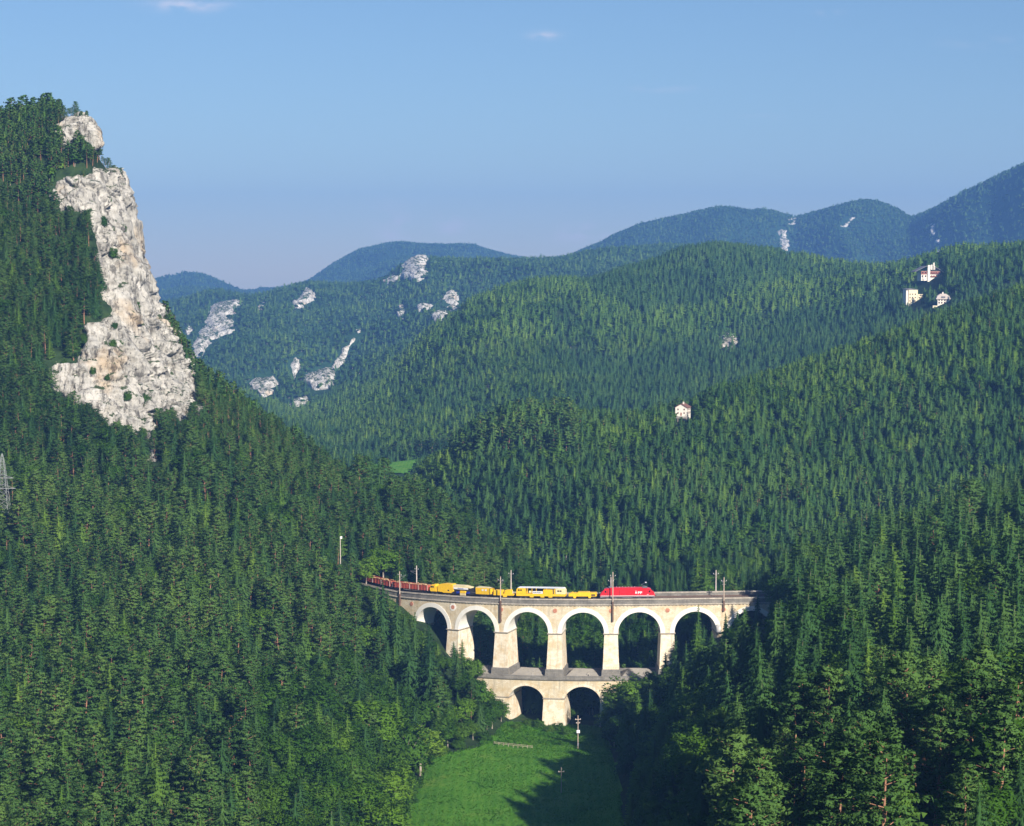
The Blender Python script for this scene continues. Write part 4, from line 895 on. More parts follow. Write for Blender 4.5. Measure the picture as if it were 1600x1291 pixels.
for j_, (u_, v_, y_) in enumerate([(112, 236, 936), (118, 246, 933), (128, 250, 933), (136, 240, 937), (150, 250, 934), (160, 244, 937), (165, 254, 936), (178, 258, 937), (99, 252, 932), (92, 262, 930), (104, 258, 930), (96, 545, 868), (88, 556, 866), (104, 550, 866), (148, 475, 880), (140, 486, 876), (156, 468, 884), (66, 575, 860)]):
    heroes.append(('pine', j_ % 5, u_, v_, y_, 1.15, 'small pine on the ledge %s' % ['under the topmost knob, leftmost low one', 'just left of centre between the two rocks', 'in the centre between the two rocks', 'in the middle right under the knob', 'right of centre between the two rocks', 'under the right rim of the knob', 'above the right brow of the cliff', 'at the very right brow of the cliff', 'at the upper left brow of the cliff', 'farthest left above the cliff brow', 'just above the left cliff brow', 'above the lower left part of the cliff', 'left above the lower left cliff part', 'right above the lower left cliff part', 'left of the cliff neck, middle one', 'left of the cliff neck, lowest one', 'left of the cliff neck, highest one', 'at the far left tip of the lower cliff'][j_]))
for k, var, u, v, y, wd, lab in heroes:
    a, t_ = uv2at(u, v); x = float(a)*y; g0 = float(ground(x, y)[0]); h = float(t_)*y-g0
    if not (3 < h < 28): print('hero height', lab, round(h, 1)); h = min(max(h, 5), 30)
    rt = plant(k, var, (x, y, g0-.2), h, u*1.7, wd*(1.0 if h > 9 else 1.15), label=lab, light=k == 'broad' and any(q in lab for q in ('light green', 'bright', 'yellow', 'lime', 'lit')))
    # thin out ordinary trees that stand in the same spot
    single[(np.hypot(X-x, Y-y) < 2.5)] = False
cnt = {}
todo = {}
for i in np.where(single)[0]:
    k = KN[kind[i]]; nv = len(TREES[k, 0]); var = int(rv[i]*nv)
    pl = place_of(UT[i], (VT[i]+Vv[i])/2, Y[i])
    todo.setdefault('%s %s %s %s' % (adj(kind[i], H[i]), VDESC[k][var], TONE[k], pl), []).append((UT[i], i, k, var, pl))
ORD = ['leftmost', 'second from left', 'third from left', 'fourth from left', 'fifth from left', 'sixth from left', 'seventh from left', 'eighth from left', 'ninth from left', 'tenth from left', 'eleventh from left', 'twelfth from left']
for lab0, L_ in todo.items():
    L_.sort()
    for q_, (_, i, k, var, pl) in enumerate(L_):
        lab = lab0
        if len(L_) > 1 and q_ < 12: lab = lab0+(' rightmost' if q_ == len(L_)-1 else ' '+ORD[q_])
        if len(lab.split()) > 16: lab = lab0
        plant(k, var, (X[i], Y[i], Z[i]-.2), H[i], YAW[i], .95+.3*rv[i], ((rv[i]*7 % 1-.5)*.07, (rv[i]*13 % 1-.5)*.07), lab, '%ss %s' % (CAT[k], pl))
STRIP = [('broad', 578, 944, 8, 'leafy tree on the bare strip under the wagons, leftmost'), ('spruce', 590, 952, 9, 'young spruce on the bare strip under the wagons'), ('broad', 602, 962, 7, 'small leafy tree under the left deck end'), ('spruce', 614, 972, 9, 'young spruce under the left deck end'),
         ('larch', 624, 982, 8, 'young larch left of the first tall arch'), ('broad', 634, 990, 8, 'small leafy tree left of the first tall arch'), ('spruce', 644, 1002, 10, 'young spruce at the left side of the first tall arch'), ('broad', 654, 1012, 8, 'small leafy tree under the first tall arch'),
         ('spruce', 664, 1024, 10, 'young spruce under the first tall arch'), ('broad', 674, 1034, 8, 'small leafy tree right under the first tall arch'), ('larch', 684, 1044, 9, 'young larch at the foot of the leftmost tall pier'), ('broad', 694, 1054, 8, 'small leafy tree at the foot of the leftmost tall pier'),
         ('pine', 584, 966, 10, 'young pine a little below the wagons'), ('pine', 608, 988, 11, 'young pine below the left deck end'), ('spruce', 632, 1012, 12, 'spruce below the first tall arch on the left'), ('broad', 656, 1034, 9, 'leafy tree on the lower bank before the first tall arch')]
for j, (k, u, v, h, lab) in enumerate(STRIP):
    x, y, z = hit(u, v, 600); plant(k, j, (x, y, z-.3), h, j*1.3, 1.25, label=lab)
# bushes at the foot of the arches and along the meadow
bush = TREES['broad', 0][2]
BUSH = bush.mesh('foliage', MATS['broad'], only=0)
for j, (u, v, s, lab) in enumerate([(826, 1137, .42, 'small bush below the first lower arch'), (842, 1139, .5, 'bush left of the middle lower pier'), (858, 1146, .42, 'bush in front of the middle lower pier'), (872, 1144, .5, 'bush at the right foot of the middle lower pier'),
        (884, 1150, .42, 'bush at the corner below the second lower arch'), (806, 1142, .4, 'low bush at the foot of the left lower pier'), (900, 1122, .75, 'dark bush inside the second lower arch'), (690, 1180, .5, 'bush at the far left corner of the meadow'), (672, 1186, .45, 'low bush on the left rim of the meadow'),
        (655, 1210, .5, 'grey green bush on the left rim of the meadow'), (648, 1236, .55, 'larger grey green bush on the left rim of the meadow'), (640, 1258, .55, 'bush hanging over the left rim of the meadow near the bottom edge'), (716, 1172, .5, 'bush along the far end of the meadow'), (756, 1160, .5, 'bush between the far end of the meadow and the left trees'), (1010, 1246, .5, 'small lit bush in the dark hollow right of the meadow'), (1022, 1238, .6, 'lit bush in the dark hollow right of the meadow')]):
    x, y, z = hit(u, v, 400); o = link('bush', BUSH, None, label=lab, category='bush'); o.location = (x, y, z-2.6*s); o.scale = (s, s, s*.8); o.rotation_euler = (0, 0, j*1.9)
# scrub on the ledges of the cliff
for j, (u, v, s, lab) in enumerate([(172, 325, .45, 'dark bush on a ledge near the top of the tall cliff'), (164, 362, .6, 'bush in a crack of the upper tall cliff'), (180, 412, .55, 'bush on the narrow neck of the tall cliff'), (192, 392, .35, 'tiny bush right of the neck of the tall cliff'), (214, 497, .6, 'bush at the right edge of the middle of the tall cliff'),
        (134, 545, .5, 'bush on the left ledge of the lower cliff'), (192, 570, .4, 'bush in the middle of the lower cliff'), (148, 590, .4, 'small bush left in the lower cliff'), (170, 600, .35, 'tiny bush low in the lower cliff'), (202, 630, .5, 'bush near the foot of the lower cliff'), (232, 640, .6, 'bush at the right foot of the lower cliff'), (226, 690, .5, 'bush on the lowest spur of the cliff'), (95, 215, .4, 'bush on the topmost rock knob')]):
    x, y, z = hit(u, v, 700); o = link('bush', BUSH, None, label=lab, category='bush'); o.location = (x, y-3.2, z-2.5*s); o.scale = (s*.7, s*.8, s*1.15); o.rotation_euler = (0, 0, j*1.3)

for j in range(22):
    q_ = random.Random(j*7+1); u, v = q_.uniform(95, 300), q_.uniform(285, 700)
    if float(poly_dist(np.array([u]), np.array([v]), CL2)[0]) < 6: continue
    x, y, z = hit(u, v, 700); s_ = q_.uniform(.22, .42); o = link('bush', BUSH, None, label='one of the small scrubby bushes rooted in cracks of the tall pale cliff', category='bush', group='scrub on the tall cliff'); o.location = (x, y-3.2, z-2.2*s_); o.scale = (s_, s_, s_*1.2); o.rotation_euler = (0, 0, j*1.7)
# tall spruces just outside the view on the right; their shadows fall on the lower right slope
for j, (x, y, h) in enumerate([(103, 284, 38), (112, 300, 33), (96, 262, 30), (118, 268, 34)]):
    plant('spruce', j, (x, y, float(ground(x, y)[0])-.3), h, j*2.1, 1.0, label='very tall spruce standing just beyond the right edge of the view', group='spruces beyond the right edge')
# ---------------------------------------------------------------- viaduct
mt, t = new_mat('old_plaster'); uvn = N(t, 'ShaderNodeUVMap').outputs[0]; co = N(t, 'ShaderNodeTexCoord').outputs['Object']
def stone_mat(name, base, dark, stain, mortar, bw=.9, bh=.42, stainamt=.5, blocks=.55):
    m, t = new_mat(name); uvn = N(t, 'ShaderNodeUVMap').outputs[0]; co = N(t, 'ShaderNodeTexCoord').outputs['Object']
    b = N(t, 'ShaderNodeTexBrick'); b.inputs['Scale'].default_value = 1; b.inputs['Brick Width'].default_value = bw; b.inputs['Row Height'].default_value = bh; b.inputs['Mortar Size'].default_value = .035
    b.inputs['Color1'].default_value = (*base, 1); b.inputs['Color2'].default_value = (*dark, 1); b.inputs['Mortar'].default_value = (*mortar, 1); t.links.new(uvn, b.inputs['Vector'])
    c = mix(t, blocks, base, b.outputs[0])
    c = mix(t, mathn(t, 'MULTIPLY', ramp(t, noise(t, .28, co, 8, .78), [(.44, (0, 0, 0)), (.60, (1, 1, 1))]), stainamt), c, stain)
    st = noise(t, .8, co, 6, .75, (1, 1, .09)); c = mix(t, mathn(t, 'MULTIPLY', ramp(t, st, [(.52, (0, 0, 0)), (.66, (1, 1, 1))]), stainamt*.75), c, tuple(x*.5 for x in dark))
    return finish(m, t, c, .9, .15, b.outputs['Fac'], .4, .03)
bpy.data.materials.remove(mt)
M['wall'] = stone_mat('cream_masonry', (.76, .68, .53), (.60, .51, .36), (.54, .40, .21), (.50, .40, .27), blocks=.75, stainamt=.75)
M['pierwall'] = stone_mat('pale_pier_plaster', (.82, .76, .63), (.68, .59, .44), (.60, .44, .24), (.58, .49, .36), blocks=.5, stainamt=.8)
M['white'] = stone_mat('white_render', (.85, .82, .76), (.78, .72, .62), (.66, .58, .44), (.70, .64, .54), blocks=.15, stainamt=.2)
M['dark_stone'] = stone_mat('weathered_stone', (.27, .25, .22), (.19, .18, .16), (.11, .105, .095), (.12, .115, .10), 1.4, .6, .6, .8)
M['coping'] = stone_mat('pale_coping_stone', (.55, .49, .40), (.42, .37, .30), (.22, .20, .17), (.20, .18, .15), 1.1, .8, .6, .9)
M['mound'] = stone_mat('grey_paving_stone', (.36, .33, .28), (.29, .26, .22), (.22, .20, .17), (.24, .22, .19), .5, .5, .5, .4)
M['dirt'] = simple_mat('brown_earth', (.33, .22, .13), .95, .05, .3, .8)
M['ballast'] = simple_mat('track_ballast', (.17, .155, .14), .95, .1, .4, 6)
M['rust'] = simple_mat('rusty_steel', (.14, .085, .06), .7, .3, .2, 2)
M['red_disc'] = simple_mat('red_medallion', (.50, .22, .14), .9, .1, .3, 3)
class GB:
    def __init__(s): s.v, s.f, s.uv, s.c = [], [], [], 0
    def add(s, v, f, uv):
        s.v.append(np.asarray(v, float).reshape(-1, 3)); s.uv.append(np.asarray(uv, float).reshape(-1, 2)); s.f += [[int(i)+s.c for i in q] for q in f]; s.c += len(s.v[-1])
    def grid(s, S, W, Zz, flip=False):
        """S,W,Z arrays (n,m) in viaduct coordinates"""
        S, W, Zz = np.broadcast_arrays(np.asarray(S, float), np.asarray(W, float), np.asarray(Zz, float)); n, m_ = S.shape
        P_ = B3(S.ravel(), W.ravel(), Zz.ravel()); i = np.arange(n*m_).reshape(n, m_)
        f = np.stack([i[:-1, :-1], i[1:, :-1], i[1:, 1:], i[:-1, 1:]], -1).reshape(-1, 4)
        if flip: f = f[:, ::-1]
        s.add(P_, f, np.stack([S.ravel()+W.ravel(), Zz.ravel()], 1))
    def obj(s, name, mat, parent=None, loc=None, **kw):
        v = np.concatenate(s.v); me = bpy.data.meshes.new(name)
        if loc is not None: v = v-np.array(loc)
        me.from_pydata(v.tolist(), [], s.f); ul = me.uv_layers.new(name='UVMap'); uv = np.concatenate(s.uv)
        li = np.zeros(len(me.loops), np.int32); me.loops.foreach_get('vertex_index', li); ul.data.foreach_set('uv', uv[li].astype(np.float32).ravel())
        for m_ in (mat if isinstance(mat, (list, tuple)) else [mat]): me.materials.append(m_)
        me.update(); return link(name, me, parent, **kw)
def prism_s(g, prof, s0, s1, step=1.5):
    """closed profile of (w, z) drawn along the viaduct"""
    n = max(2, int(abs(s1-s0)/step)+1); ss = np.linspace(s0, s1, n); pw = np.array(prof+[prof[0]], float)
    S = np.repeat(ss[:, None], len(pw), 1); g.grid(S, pw[None, :, 0]+0*S, pw[None, :, 1]+0*S, flip=True)
    for s_, fl in ((s0, False), (s1, True)):
        P_ = B3(np.full(len(prof), s_), np.array(prof)[:, 0], np.array(prof)[:, 1]); f = list(range(len(prof)))
        g.add(P_, [f if fl else f[::-1]], np.array(prof))
def slab(g, sc_, lv):
    """stack of rectangles: lv = (z, half length, w0, w1) from bottom to top"""
    for (za, ha, wa0, wa1), (zb, hb, wb0, wb1) in zip(lv[:-1], lv[1:]):
        ca = [(-ha, wa0), (ha, wa0), (ha, wa1), (-ha, wa1)]; cb = [(-hb, wb0), (hb, wb0), (hb, wb1), (-hb, wb1)]
        for k in range(4):
            k2 = (k+1) % 4; S = np.array([ca[k][0], ca[k2][0], cb[k2][0], cb[k][0]])+sc_; Wd = np.array([ca[k][1], ca[k2][1], cb[k2][1], cb[k][1]]); Zz = np.array([za, za, zb, zb])
            g.add(B3(S, Wd, Zz), [[0, 1, 2, 3]], np.stack([S+Wd, Zz], 1))
    z, h_, w0, w1 = lv[-1]; S = np.array([-h_, h_, h_, -h_])+sc_; Wd = np.array([w0, w0, w1, w1]); g.add(B3(S, Wd, np.full(4, z)), [[0, 1, 2, 3]], np.stack([S, Wd], 1))
W_ = 9.2; SP_ = 20.4; RI = 7.7; ZS = -12.6; ZC = -2.45
KP = list(range(-4, 4))
org = B3(0.0, 0.0, 0.0); via = empty('railway_viaduct', (0, 0, 0), 0, label='long curved two tier stone railway viaduct with pale round arches across the valley', category='viaduct')
th = np.linspace(math.pi, 0, 25)
def arch_wall(sc_, hs, zsp, rise, ztp, w0, w1, name='spandrel_wall', mat=None):
    """wall above one opening: front, back, underside; solid down to the springing over the half piers"""
    g = GB(); rad = (hs*hs+rise*rise)/(2*rise); cz = zsp+rise-rad; a0 = math.asin(min(1, hs/rad)); an = np.linspace(-a0, a0, 25)
    s_ = sc_+rad*np.sin(an); z_ = cz+rad*np.cos(an)
    e0, e1 = sc_-SP_/2, sc_+SP_/2
    Sx = np.concatenate([[e0, (e0+s_[0])/2], s_, [(e1+s_[-1])/2, e1]]); Zb = np.concatenate([[zsp, zsp], z_, [zsp, zsp]])
    for wv, fl in ((w0, False), (w1, True)):
        rows = np.linspace(0, 1, 4)[None]; Zz = Zb[:, None]+(ztp-Zb[:, None])*rows; g.grid(np.repeat(Sx[:, None], 4, 1), np.full(Zz.shape, wv), Zz, flip=fl)
    ww = np.linspace(w0, w1, 3); g2 = GB(); g2.grid(np.repeat(s_[:, None], 3, 1), np.repeat(ww[None], 25, 0), np.repeat(z_[:, None], 3, 1), flip=True)
    o = g.obj(name, mat or M['wall'], via); b = g2.obj('vault', M['white'], o); b.parent = via
    return o
def ring(sc_, hs, zsp, rise, th_, w0, depth, mat):
    g = GB(); rad = (hs*hs+rise*rise)/(2*rise); cz = zsp+rise-rad; a0 = math.asin(min(1, hs/rad)); an = np.linspace(-a0, a0, 29)
    si, zi = sc_+(rad-.002)*np.sin(an), cz+(rad-.002)*np.cos(an); so_, zo = sc_+(rad+th_)*np.sin(an), cz+(rad+th_)*np.cos(an)
    g.grid(np.stack([si, so_], 1), np.full((29, 2), w0), np.stack([zi, zo], 1))
    g.grid(np.stack([so_, so_], 1), np.tile([w0, w0+depth], (29, 1)), np.stack([zo, zo], 1)); g.grid(np.stack([si, si], 1), np.tile([w0, w0+depth], (29, 1)), np.stack([zi, zi], 1), flip=True)
    return g.obj('arch_ring', mat, via)
for k in range(-4, 3):
    c_ = (k+.5)*SP_; arch_wall(c_, RI, ZS, RI-.01, ZC, 0, W_); ring(c_, RI, ZS, RI-.01, 1.65, -.14, .14, M['white']); ring(c_, RI, ZS, RI-.01, 1.65, W_, .14, M['white'])
for k in KP:
    sc_ = k*SP_; g = GB(); slab(g, sc_, [(-27.9 if -3 <= k <= 2 else -34, 3.0, -1.15, W_+1.15), (-25.6, 2.95, -1.1, W_+1.1), (ZS-.5, 2.45, -.12, W_+.12)]); p_ = g.obj('pier', M['pierwall'], via)
    g = GB(); slab(g, sc_, [(ZS-.5, 2.62, -.30, W_+.30), (ZS-.25, 2.85, -.5, W_+.5), (ZS+.02, 2.85, -.5, W_+.5)]); g.obj('impost', M['coping'], p_)
    g = GB(); slab(g, sc_, [(-28.7 if -3 <= k <= 2 else -48, 3.45, -1.6, W_+1.6), (-25.9, 3.3, -1.45, W_+1.45), (-25.6, 3.1, -1.25, W_+1.25)]); g.obj('plinth', M['dark_stone'], p_)
    if -4 <= k <= 2:       # red medallion, the leftmost ones set in a white octagon
        zc = -4.35
        for rad, wv, mt_, nm in (([1.5, -.03, M['white'], 'surround'],) if k == -3 else ()) + ([.82, -.16 if k != -3 else -.18, M['red_disc'], 'medallion'],):
            g = GB(); an = np.arange(8)*math.pi/4+math.pi/8; S_ = sc_+rad*np.cos(an); Z_ = zc+rad*np.sin(an)
            if k == -3 and nm == 'surround': wv = -.10
            g.add(B3(S_, np.full(8, wv), Z_), [list(range(8))], np.stack([S_, Z_], 1))
            for q_ in range(8):
                q2 = (q_+1) % 8; g.add(B3(S_[[q_, q_, q2, q2]], np.array([wv, 0, 0, wv]), Z_[[q_, q_, q2, q2]]), [[0, 1, 2, 3]], np.zeros((4, 2)))
            g.obj(nm, mt_, via)
# solid ends
for s0, s1 in ((-4*SP_-34, -4*SP_), (3*SP_, 3*SP_+30)):
    g = GB(); prism_s(g, [(0, ZC), (0, -30), (W_, -30), (W_, ZC)], s0, s1); g.obj('end_wall', M['wall'], via)
s0, s1 = -150, 3*SP_+52
g = GB(); prism_s(g, [(-.28, ZC+.5), (-.42, ZC+.42), (-.42, ZC+.12), (-.1, ZC), (.6, ZC), (.6, ZC+.5)][::-1], s0, s1); g.obj('cornice', M['coping'], via)
g = GB(); prism_s(g, [(0, -.45), (0, ZC+.5), (.62, ZC+.5), (.62, -.45)], s0, s1); g.obj('parapet', M['dark_stone'], via)
g = GB(); prism_s(g, [(-.22, -.45), (-.12, 0), (.72, 0), (.72, -.45)][::-1], s0, s1); g.obj('parapet_coping', M['coping'], via)
g = GB(); prism_s(g, [(W_-.6, .5), (W_-.6, ZC+.5), (W_, ZC+.5), (W_, .5)], s0, s1); g.obj('parapet', M['dark_stone'], via)
g = GB(); prism_s(g, [(W_-.75, .5), (W_-.7, .9), (W_+.1, .9), (W_+.1, .5)][::-1], s0, s1); g.obj('parapet_coping', M['coping'], via)
g = GB()
for i, s_ in enumerate(np.arange(-92, 64, 1.36)): slab(g, s_, [(ZC-.36, .16, -.02, .3), (ZC-.18, .2, -.28, .3), (ZC-.002, .22, -.36, .3)])
g.obj('cornice_bracket', M['coping'], via, kind='stuff')
ZR = -.62      # track bed below parapet top
g = GB(); prism_s(g, [(.62, ZR-.25), (.62, ZC+.3), (W_-.6, ZC+.3), (W_-.6, ZR-.25), (7.9, ZR), (5.2, ZR), (4.6, ZR-.25), (4.2, ZR), (1.2, ZR)][::-1], s0, s1); g.obj('ballast_bed', M['ballast'], via)
for tw in (2.75, 6.45):
    for dw in (-.75, .75):
        g = GB(); prism_s(g, [(tw+dw-.06, ZR+.14), (tw+dw-.06, ZR+.32), (tw+dw+.06, ZR+.32), (tw+dw+.06, ZR+.14)][::-1], s0, s1, 2.5); g.obj('rail', M['rust'], via)
    g = GB()
    for s_ in np.arange(s0+1, s1, .65): slab(g, s_, [(ZR-.05, .13, tw-1.3, tw+1.3), (ZR+.14, .13, tw-1.3, tw+1.3)])
    g.obj('sleeper', M['dark_stone'], via, kind='stuff')
# lower tier
LZ, LH, LR = -36.0, 6.42, 4.3
LW0, LW1 = -2.2, W_+2.2
for k in range(-3, 2):
    c_ = (k+.5)*SP_; arch_wall(c_, LH, LZ, LR, -29.5, LW0, LW1, 'lower_wall'); ring(c_, LH, LZ, LR, .9, LW0-.08, .08, M['pierwall'])
for k in range(-3, 3):
    sc_ = k*SP_; g = GB(); slab(g, sc_, [(-52, 4.5, LW0-.9, LW1+.9), (LZ-.5, 3.78, LW0, LW1)]); p_ = g.obj('lower_pier', M['pierwall'], via)
    g = GB(); slab(g, sc_, [(LZ-.5, 3.85, LW0-.1, LW1+.1), (LZ-.3, 4.05, LW0-.28, LW1+.28), (LZ+.01, 4.05, LW0-.28, LW1+.28)]); g.obj('impost', M['coping'], p_)
    if k in (-3, 2):
        g = GB(); e = 1 if k > 0 else -1; prism_s(g, [(LW0+.01, -29.5), (LW0+.01, -52), (LW1-.01, -52), (LW1-.01, -29.5)], *sorted((sc_, sc_+e*16))); g.obj('end_wall', M['wall'], via)
s0, s1 = -3*SP_-16, 2*SP_+16
g = GB(); prism_s(g, [(LW0-.35, -29.5), (LW0-.45, -29.1), (LW0-.3, -28.0), (LW0+.45, -27.9), (LW0+.45, -29.5)][::-1], s0, s1); g.obj('lower_parapet', M['dark_stone'], via)
g = GB(); prism_s(g, [(LW1-.5, -29.5), (LW1-.5, -27.7), (LW1+.3, -27.7), (LW1+.3, -29.5)], s0, s1); g.obj('lower_parapet', M['dark_stone'], via)
g = GB(); prism_s(g, [(LW0+.45, -29.5), (LW0+.45, -28.65), (LW1-.5, -28.65), (LW1-.5, -29.5)], s0, s1); g.obj('lower_deck', M['dark_stone'], via)
for k in range(-3, 2):
    c_ = (k+.5)*SP_; g = GB(); zb, zt = -28.7, -26.15
    A = [(c_-6.7, -1.6, zb), (c_+6.7, -1.6, zb), (c_+6.7, W_+1.2, zb), (c_-6.7, W_+1.2, zb), (c_-3.6, W_/2-.8, zt), (c_+2.9, W_/2-.8, zt-.15), (c_-1.2, -.9, zb+.75)]
    A = np.array(A); f = [(0, 6, 4), (0, 1, 6), (6, 1, 5), (6, 5, 4), (1, 2, 5), (2, 3, 4, 5), (3, 0, 4)]
    for q_ in f:
        P_ = A[list(q_)]; g.add(B3(P_[:, 0], P_[:, 1], P_[:, 2]), [list(range(len(q_)))], P_[:, :2])
    mo = g.obj('mound', M['mound'], via)
    g = GB(); slab(g, c_+2.0, [(zb, .55, -.9, 1.6), (zb+1.25, .5, -.2, 1.6), (zb+1.7, .1, .3, 1.6)]); g.obj('vent_housing', M['mound'], mo)
    if k == -1:
        g = GB(); S_ = np.array([-.28, .28, .22, 0, -.22])+c_+2.0; g.add(B3(S_, np.array([-.93, -.93, -.45, -.25, -.45]), np.array([.05, .05, .95, 1.2, .95])+zb), [[0, 1, 2, 3, 4]], np.zeros((5, 2)))
        M['black'] = simple_mat('dark_opening', (.015, .015, .015), .9, .05, .1); g.obj('opening', M['black'], mo)
# earth heap seen through the first lower arch
def blob(name, mat, loc, rx, ry, rz, seed=0, n=22, rough=.18, **kw):
    u_ = np.linspace(0, 2*math.pi, n, endpoint=False); w__ = np.linspace(0, math.pi/2, 9); v_, f_ = [], []
    for b in w__:
        for a in u_:
            p = np.array([math.cos(a)*math.cos(b), math.sin(a)*math.cos(b), math.sin(b)]); k_ = 1+rough*float(fbm((p*2+seed)[None], 3)[0]); v_.append(p*k_*[rx, ry, rz])
    for i in range(len(w__)-1):
        for j in range(n): f_.append([i*n+j, i*n+(j+1) % n, (i+1)*n+(j+1) % n, (i+1)*n+j])
    o = link(name, np_mesh(name, v_, f_, [mat], True), None, **kw); o.location = loc; return o
x_, y_, z_ = B3(-.5*SP_-10.5, 9.0, 0.0); gz = float(ground(x_, y_)[0])
blob('earth_heap', M['dirt'], (float(x_), float(y_), gz-1), 3.6, 4.5, 8.0, 3, label='tall brown heap of bare earth inside the left lower arch', category='earth heap')
# ---------------------------------------------------------------- train
def s_at(u, w=2.75):
    ss = np.arange(-140, 80, .25); P_ = B3(ss, np.full(len(ss), w), np.zeros(len(ss))); uu, _ = project(P_); return float(np.interp(u, uu, ss))
def veh(name, ua, ub, w=2.75, **kw):
    sa, sb = s_at(ua, w), s_at(ub, w); A_, B_ = B3(sa, w, ZR+.32), B3(sb, w, ZR+.32); c_ = (A_+B_)/2; d = B_-A_
    e = empty(name, tuple(c_), math.atan2(d[1], d[0]), **kw); e.rotation_euler = (0, -math.atan2(d[2], math.hypot(d[0], d[1])), math.atan2(d[1], d[0])); return e, float(np.linalg.norm(d))
class MB:
    """collects simple solids into one mesh"""
    def __init__(s): s.b = bmesh.new()
    def box(s, x0, x1, y0, y1, z0, z1, bev=0, mi=0):
        v = [s.b.verts.new(p) for p in ((x0, y0, z0), (x1, y0, z0), (x1, y1, z0), (x0, y1, z0), (x0, y0, z1), (x1, y0, z1), (x1, y1, z1), (x0, y1, z1))]
        fs = [s.b.faces.new([v[i] for i in q]) for q in ((3, 2, 1, 0), (4, 5, 6, 7), (0, 1, 5, 4), (1, 2, 6, 5), (2, 3, 7, 6), (3, 0, 4, 7))]
        for f in fs: f.material_index = mi
        if bev: bmesh.ops.bevel(s.b, geom=list({e for f in fs for e in f.edges}), offset=bev, segments=1, affect='EDGES')
        return s
    def prof(s, pts, y0, y1, bev=0):
        """outline in (x, z) drawn across the vehicle"""
        a = [s.b.verts.new((x, y0, z)) for x, z in pts]; b_ = [s.b.verts.new((x, y1, z)) for x, z in pts]; n = len(pts)
        fs = [s.b.faces.new(a), s.b.faces.new(b_[::-1])]+[s.b.faces.new([a[(i+1) % n], a[i], b_[i], b_[(i+1) % n]]) for i in range(n)]
        if bev: bmesh.ops.bevel(s.b, geom=list(set(fs[0].edges) | set(fs[1].edges)), offset=bev, segments=2, affect='EDGES')
        return s
    def cyl(s, p, q, r, r2=None, n=10):
        p, q = Vector(p), Vector(q); d = (q-p).normalized(); m_ = d.to_track_quat('Z', 'Y').to_matrix(); r2 = r if r2 is None else r2
        a = [s.b.verts.new(p+m_@Vector((math.cos(i*2*math.pi/n)*r, math.sin(i*2*math.pi/n)*r, 0))) for i in range(n)]
        b_ = [s.b.verts.new(q+m_@Vector((math.cos(i*2*math.pi/n)*r2, math.sin(i*2*math.pi/n)*r2, 0))) for i in range(n)]
        for i in range(n): s.b.faces.new([a[i], a[(i+1) % n], b_[(i+1) % n], b_[i]])
        s.b.faces.new(a[::-1]); s.b.faces.new(b_); return s
    def out(s, name, mat, parent=None, loc=None, **kw):
        me = bpy.data.meshes.new(name); bmesh.ops.recalc_face_normals(s.b, faces=s.b.faces); s.b.to_mesh(me); s.b.free()
        for m_ in (mat if isinstance(mat, list) else [mat]): me.materials.append(m_)
        o = link(name, me, parent, **kw)
        if loc is not None: o.location = loc
        return o
M['red'] = simple_mat('loco_red', (.62, .018, .028), .35, .5, .08, 1.2)
M['redbrown'] = simple_mat('wagon_red', (.42, .085, .05), .75, .2, .35, 1.5)
M['yellow'] = simple_mat('machine_yellow', (.86, .52, .015), .45, .4, .12, 1.5)
M['cream'] = simple_mat('machine_cream', (.80, .66, .36), .5, .4, .1, 1.5)
M['paint_white'] = simple_mat('white_paint', (.80, .80, .80), .5, .4, .05, 2)
M['blue'] = simple_mat('blue_paint', (.02, .04, .30), .5, .4, .15, 2)
M['grey'] = simple_mat('grey_steel', (.20, .20, .21), .6, .4, .25, 2)
M['dark'] = simple_mat('dark_underframe', (.035, .033, .032), .7, .3, .3, 2)
M['glass'] = simple_mat('dark_glass', (.012, .014, .018), .08, .6, .1, 2)
M['wood'] = simple_mat('cut_logs', (.58, .38, .20), .9, .1, .3, 2.5)
M['wood_light'] = simple_mat('pale_wood_pole', (.50, .40, .32), .85, .1, .2, 2)
M['concrete'] = simple_mat('pale_concrete', (.58, .50, .45), .9, .1, .12, 2)
def bogies(e, xs, axle=1.25, r=.5, mat=None):
    for x in xs:
        b = MB().box(x-axle-.75, x+axle+.75, -1.12, -.98, .42, .72, .04).box(x-axle-.75, x+axle+.75, .98, 1.12, .42, .72, .04).box(x-.4, x+.4, -1.0, 1.0, .4, .8).out('bogie', mat or M['dark'], e)
        for a in (-axle, axle):
            for y in (-.8, .8): MB().cyl((x+a, y-.07, r), (x+a, y+.07, r), r, n=14).out('wheel', M['grey'], b)
def buffers(e, L):
    for x, d in ((-L/2, -1), (L/2, 1)):
        for y in (-.87, .87): MB().cyl((x-d*.25, y, 1.05), (x+d*.28, y, 1.05), .09, n=8).cyl((x+d*.28, y, 1.05), (x+d*.34, y, 1.05), .23, n=10).out('buffer', M['dark'], e)
def text(e, key, loc, mat):
    me = TXT[key]; me.materials.append(mat); o = link('lettering', me, e); o.location = loc; o.rotation_euler = (math.pi/2, 0, 0); return o
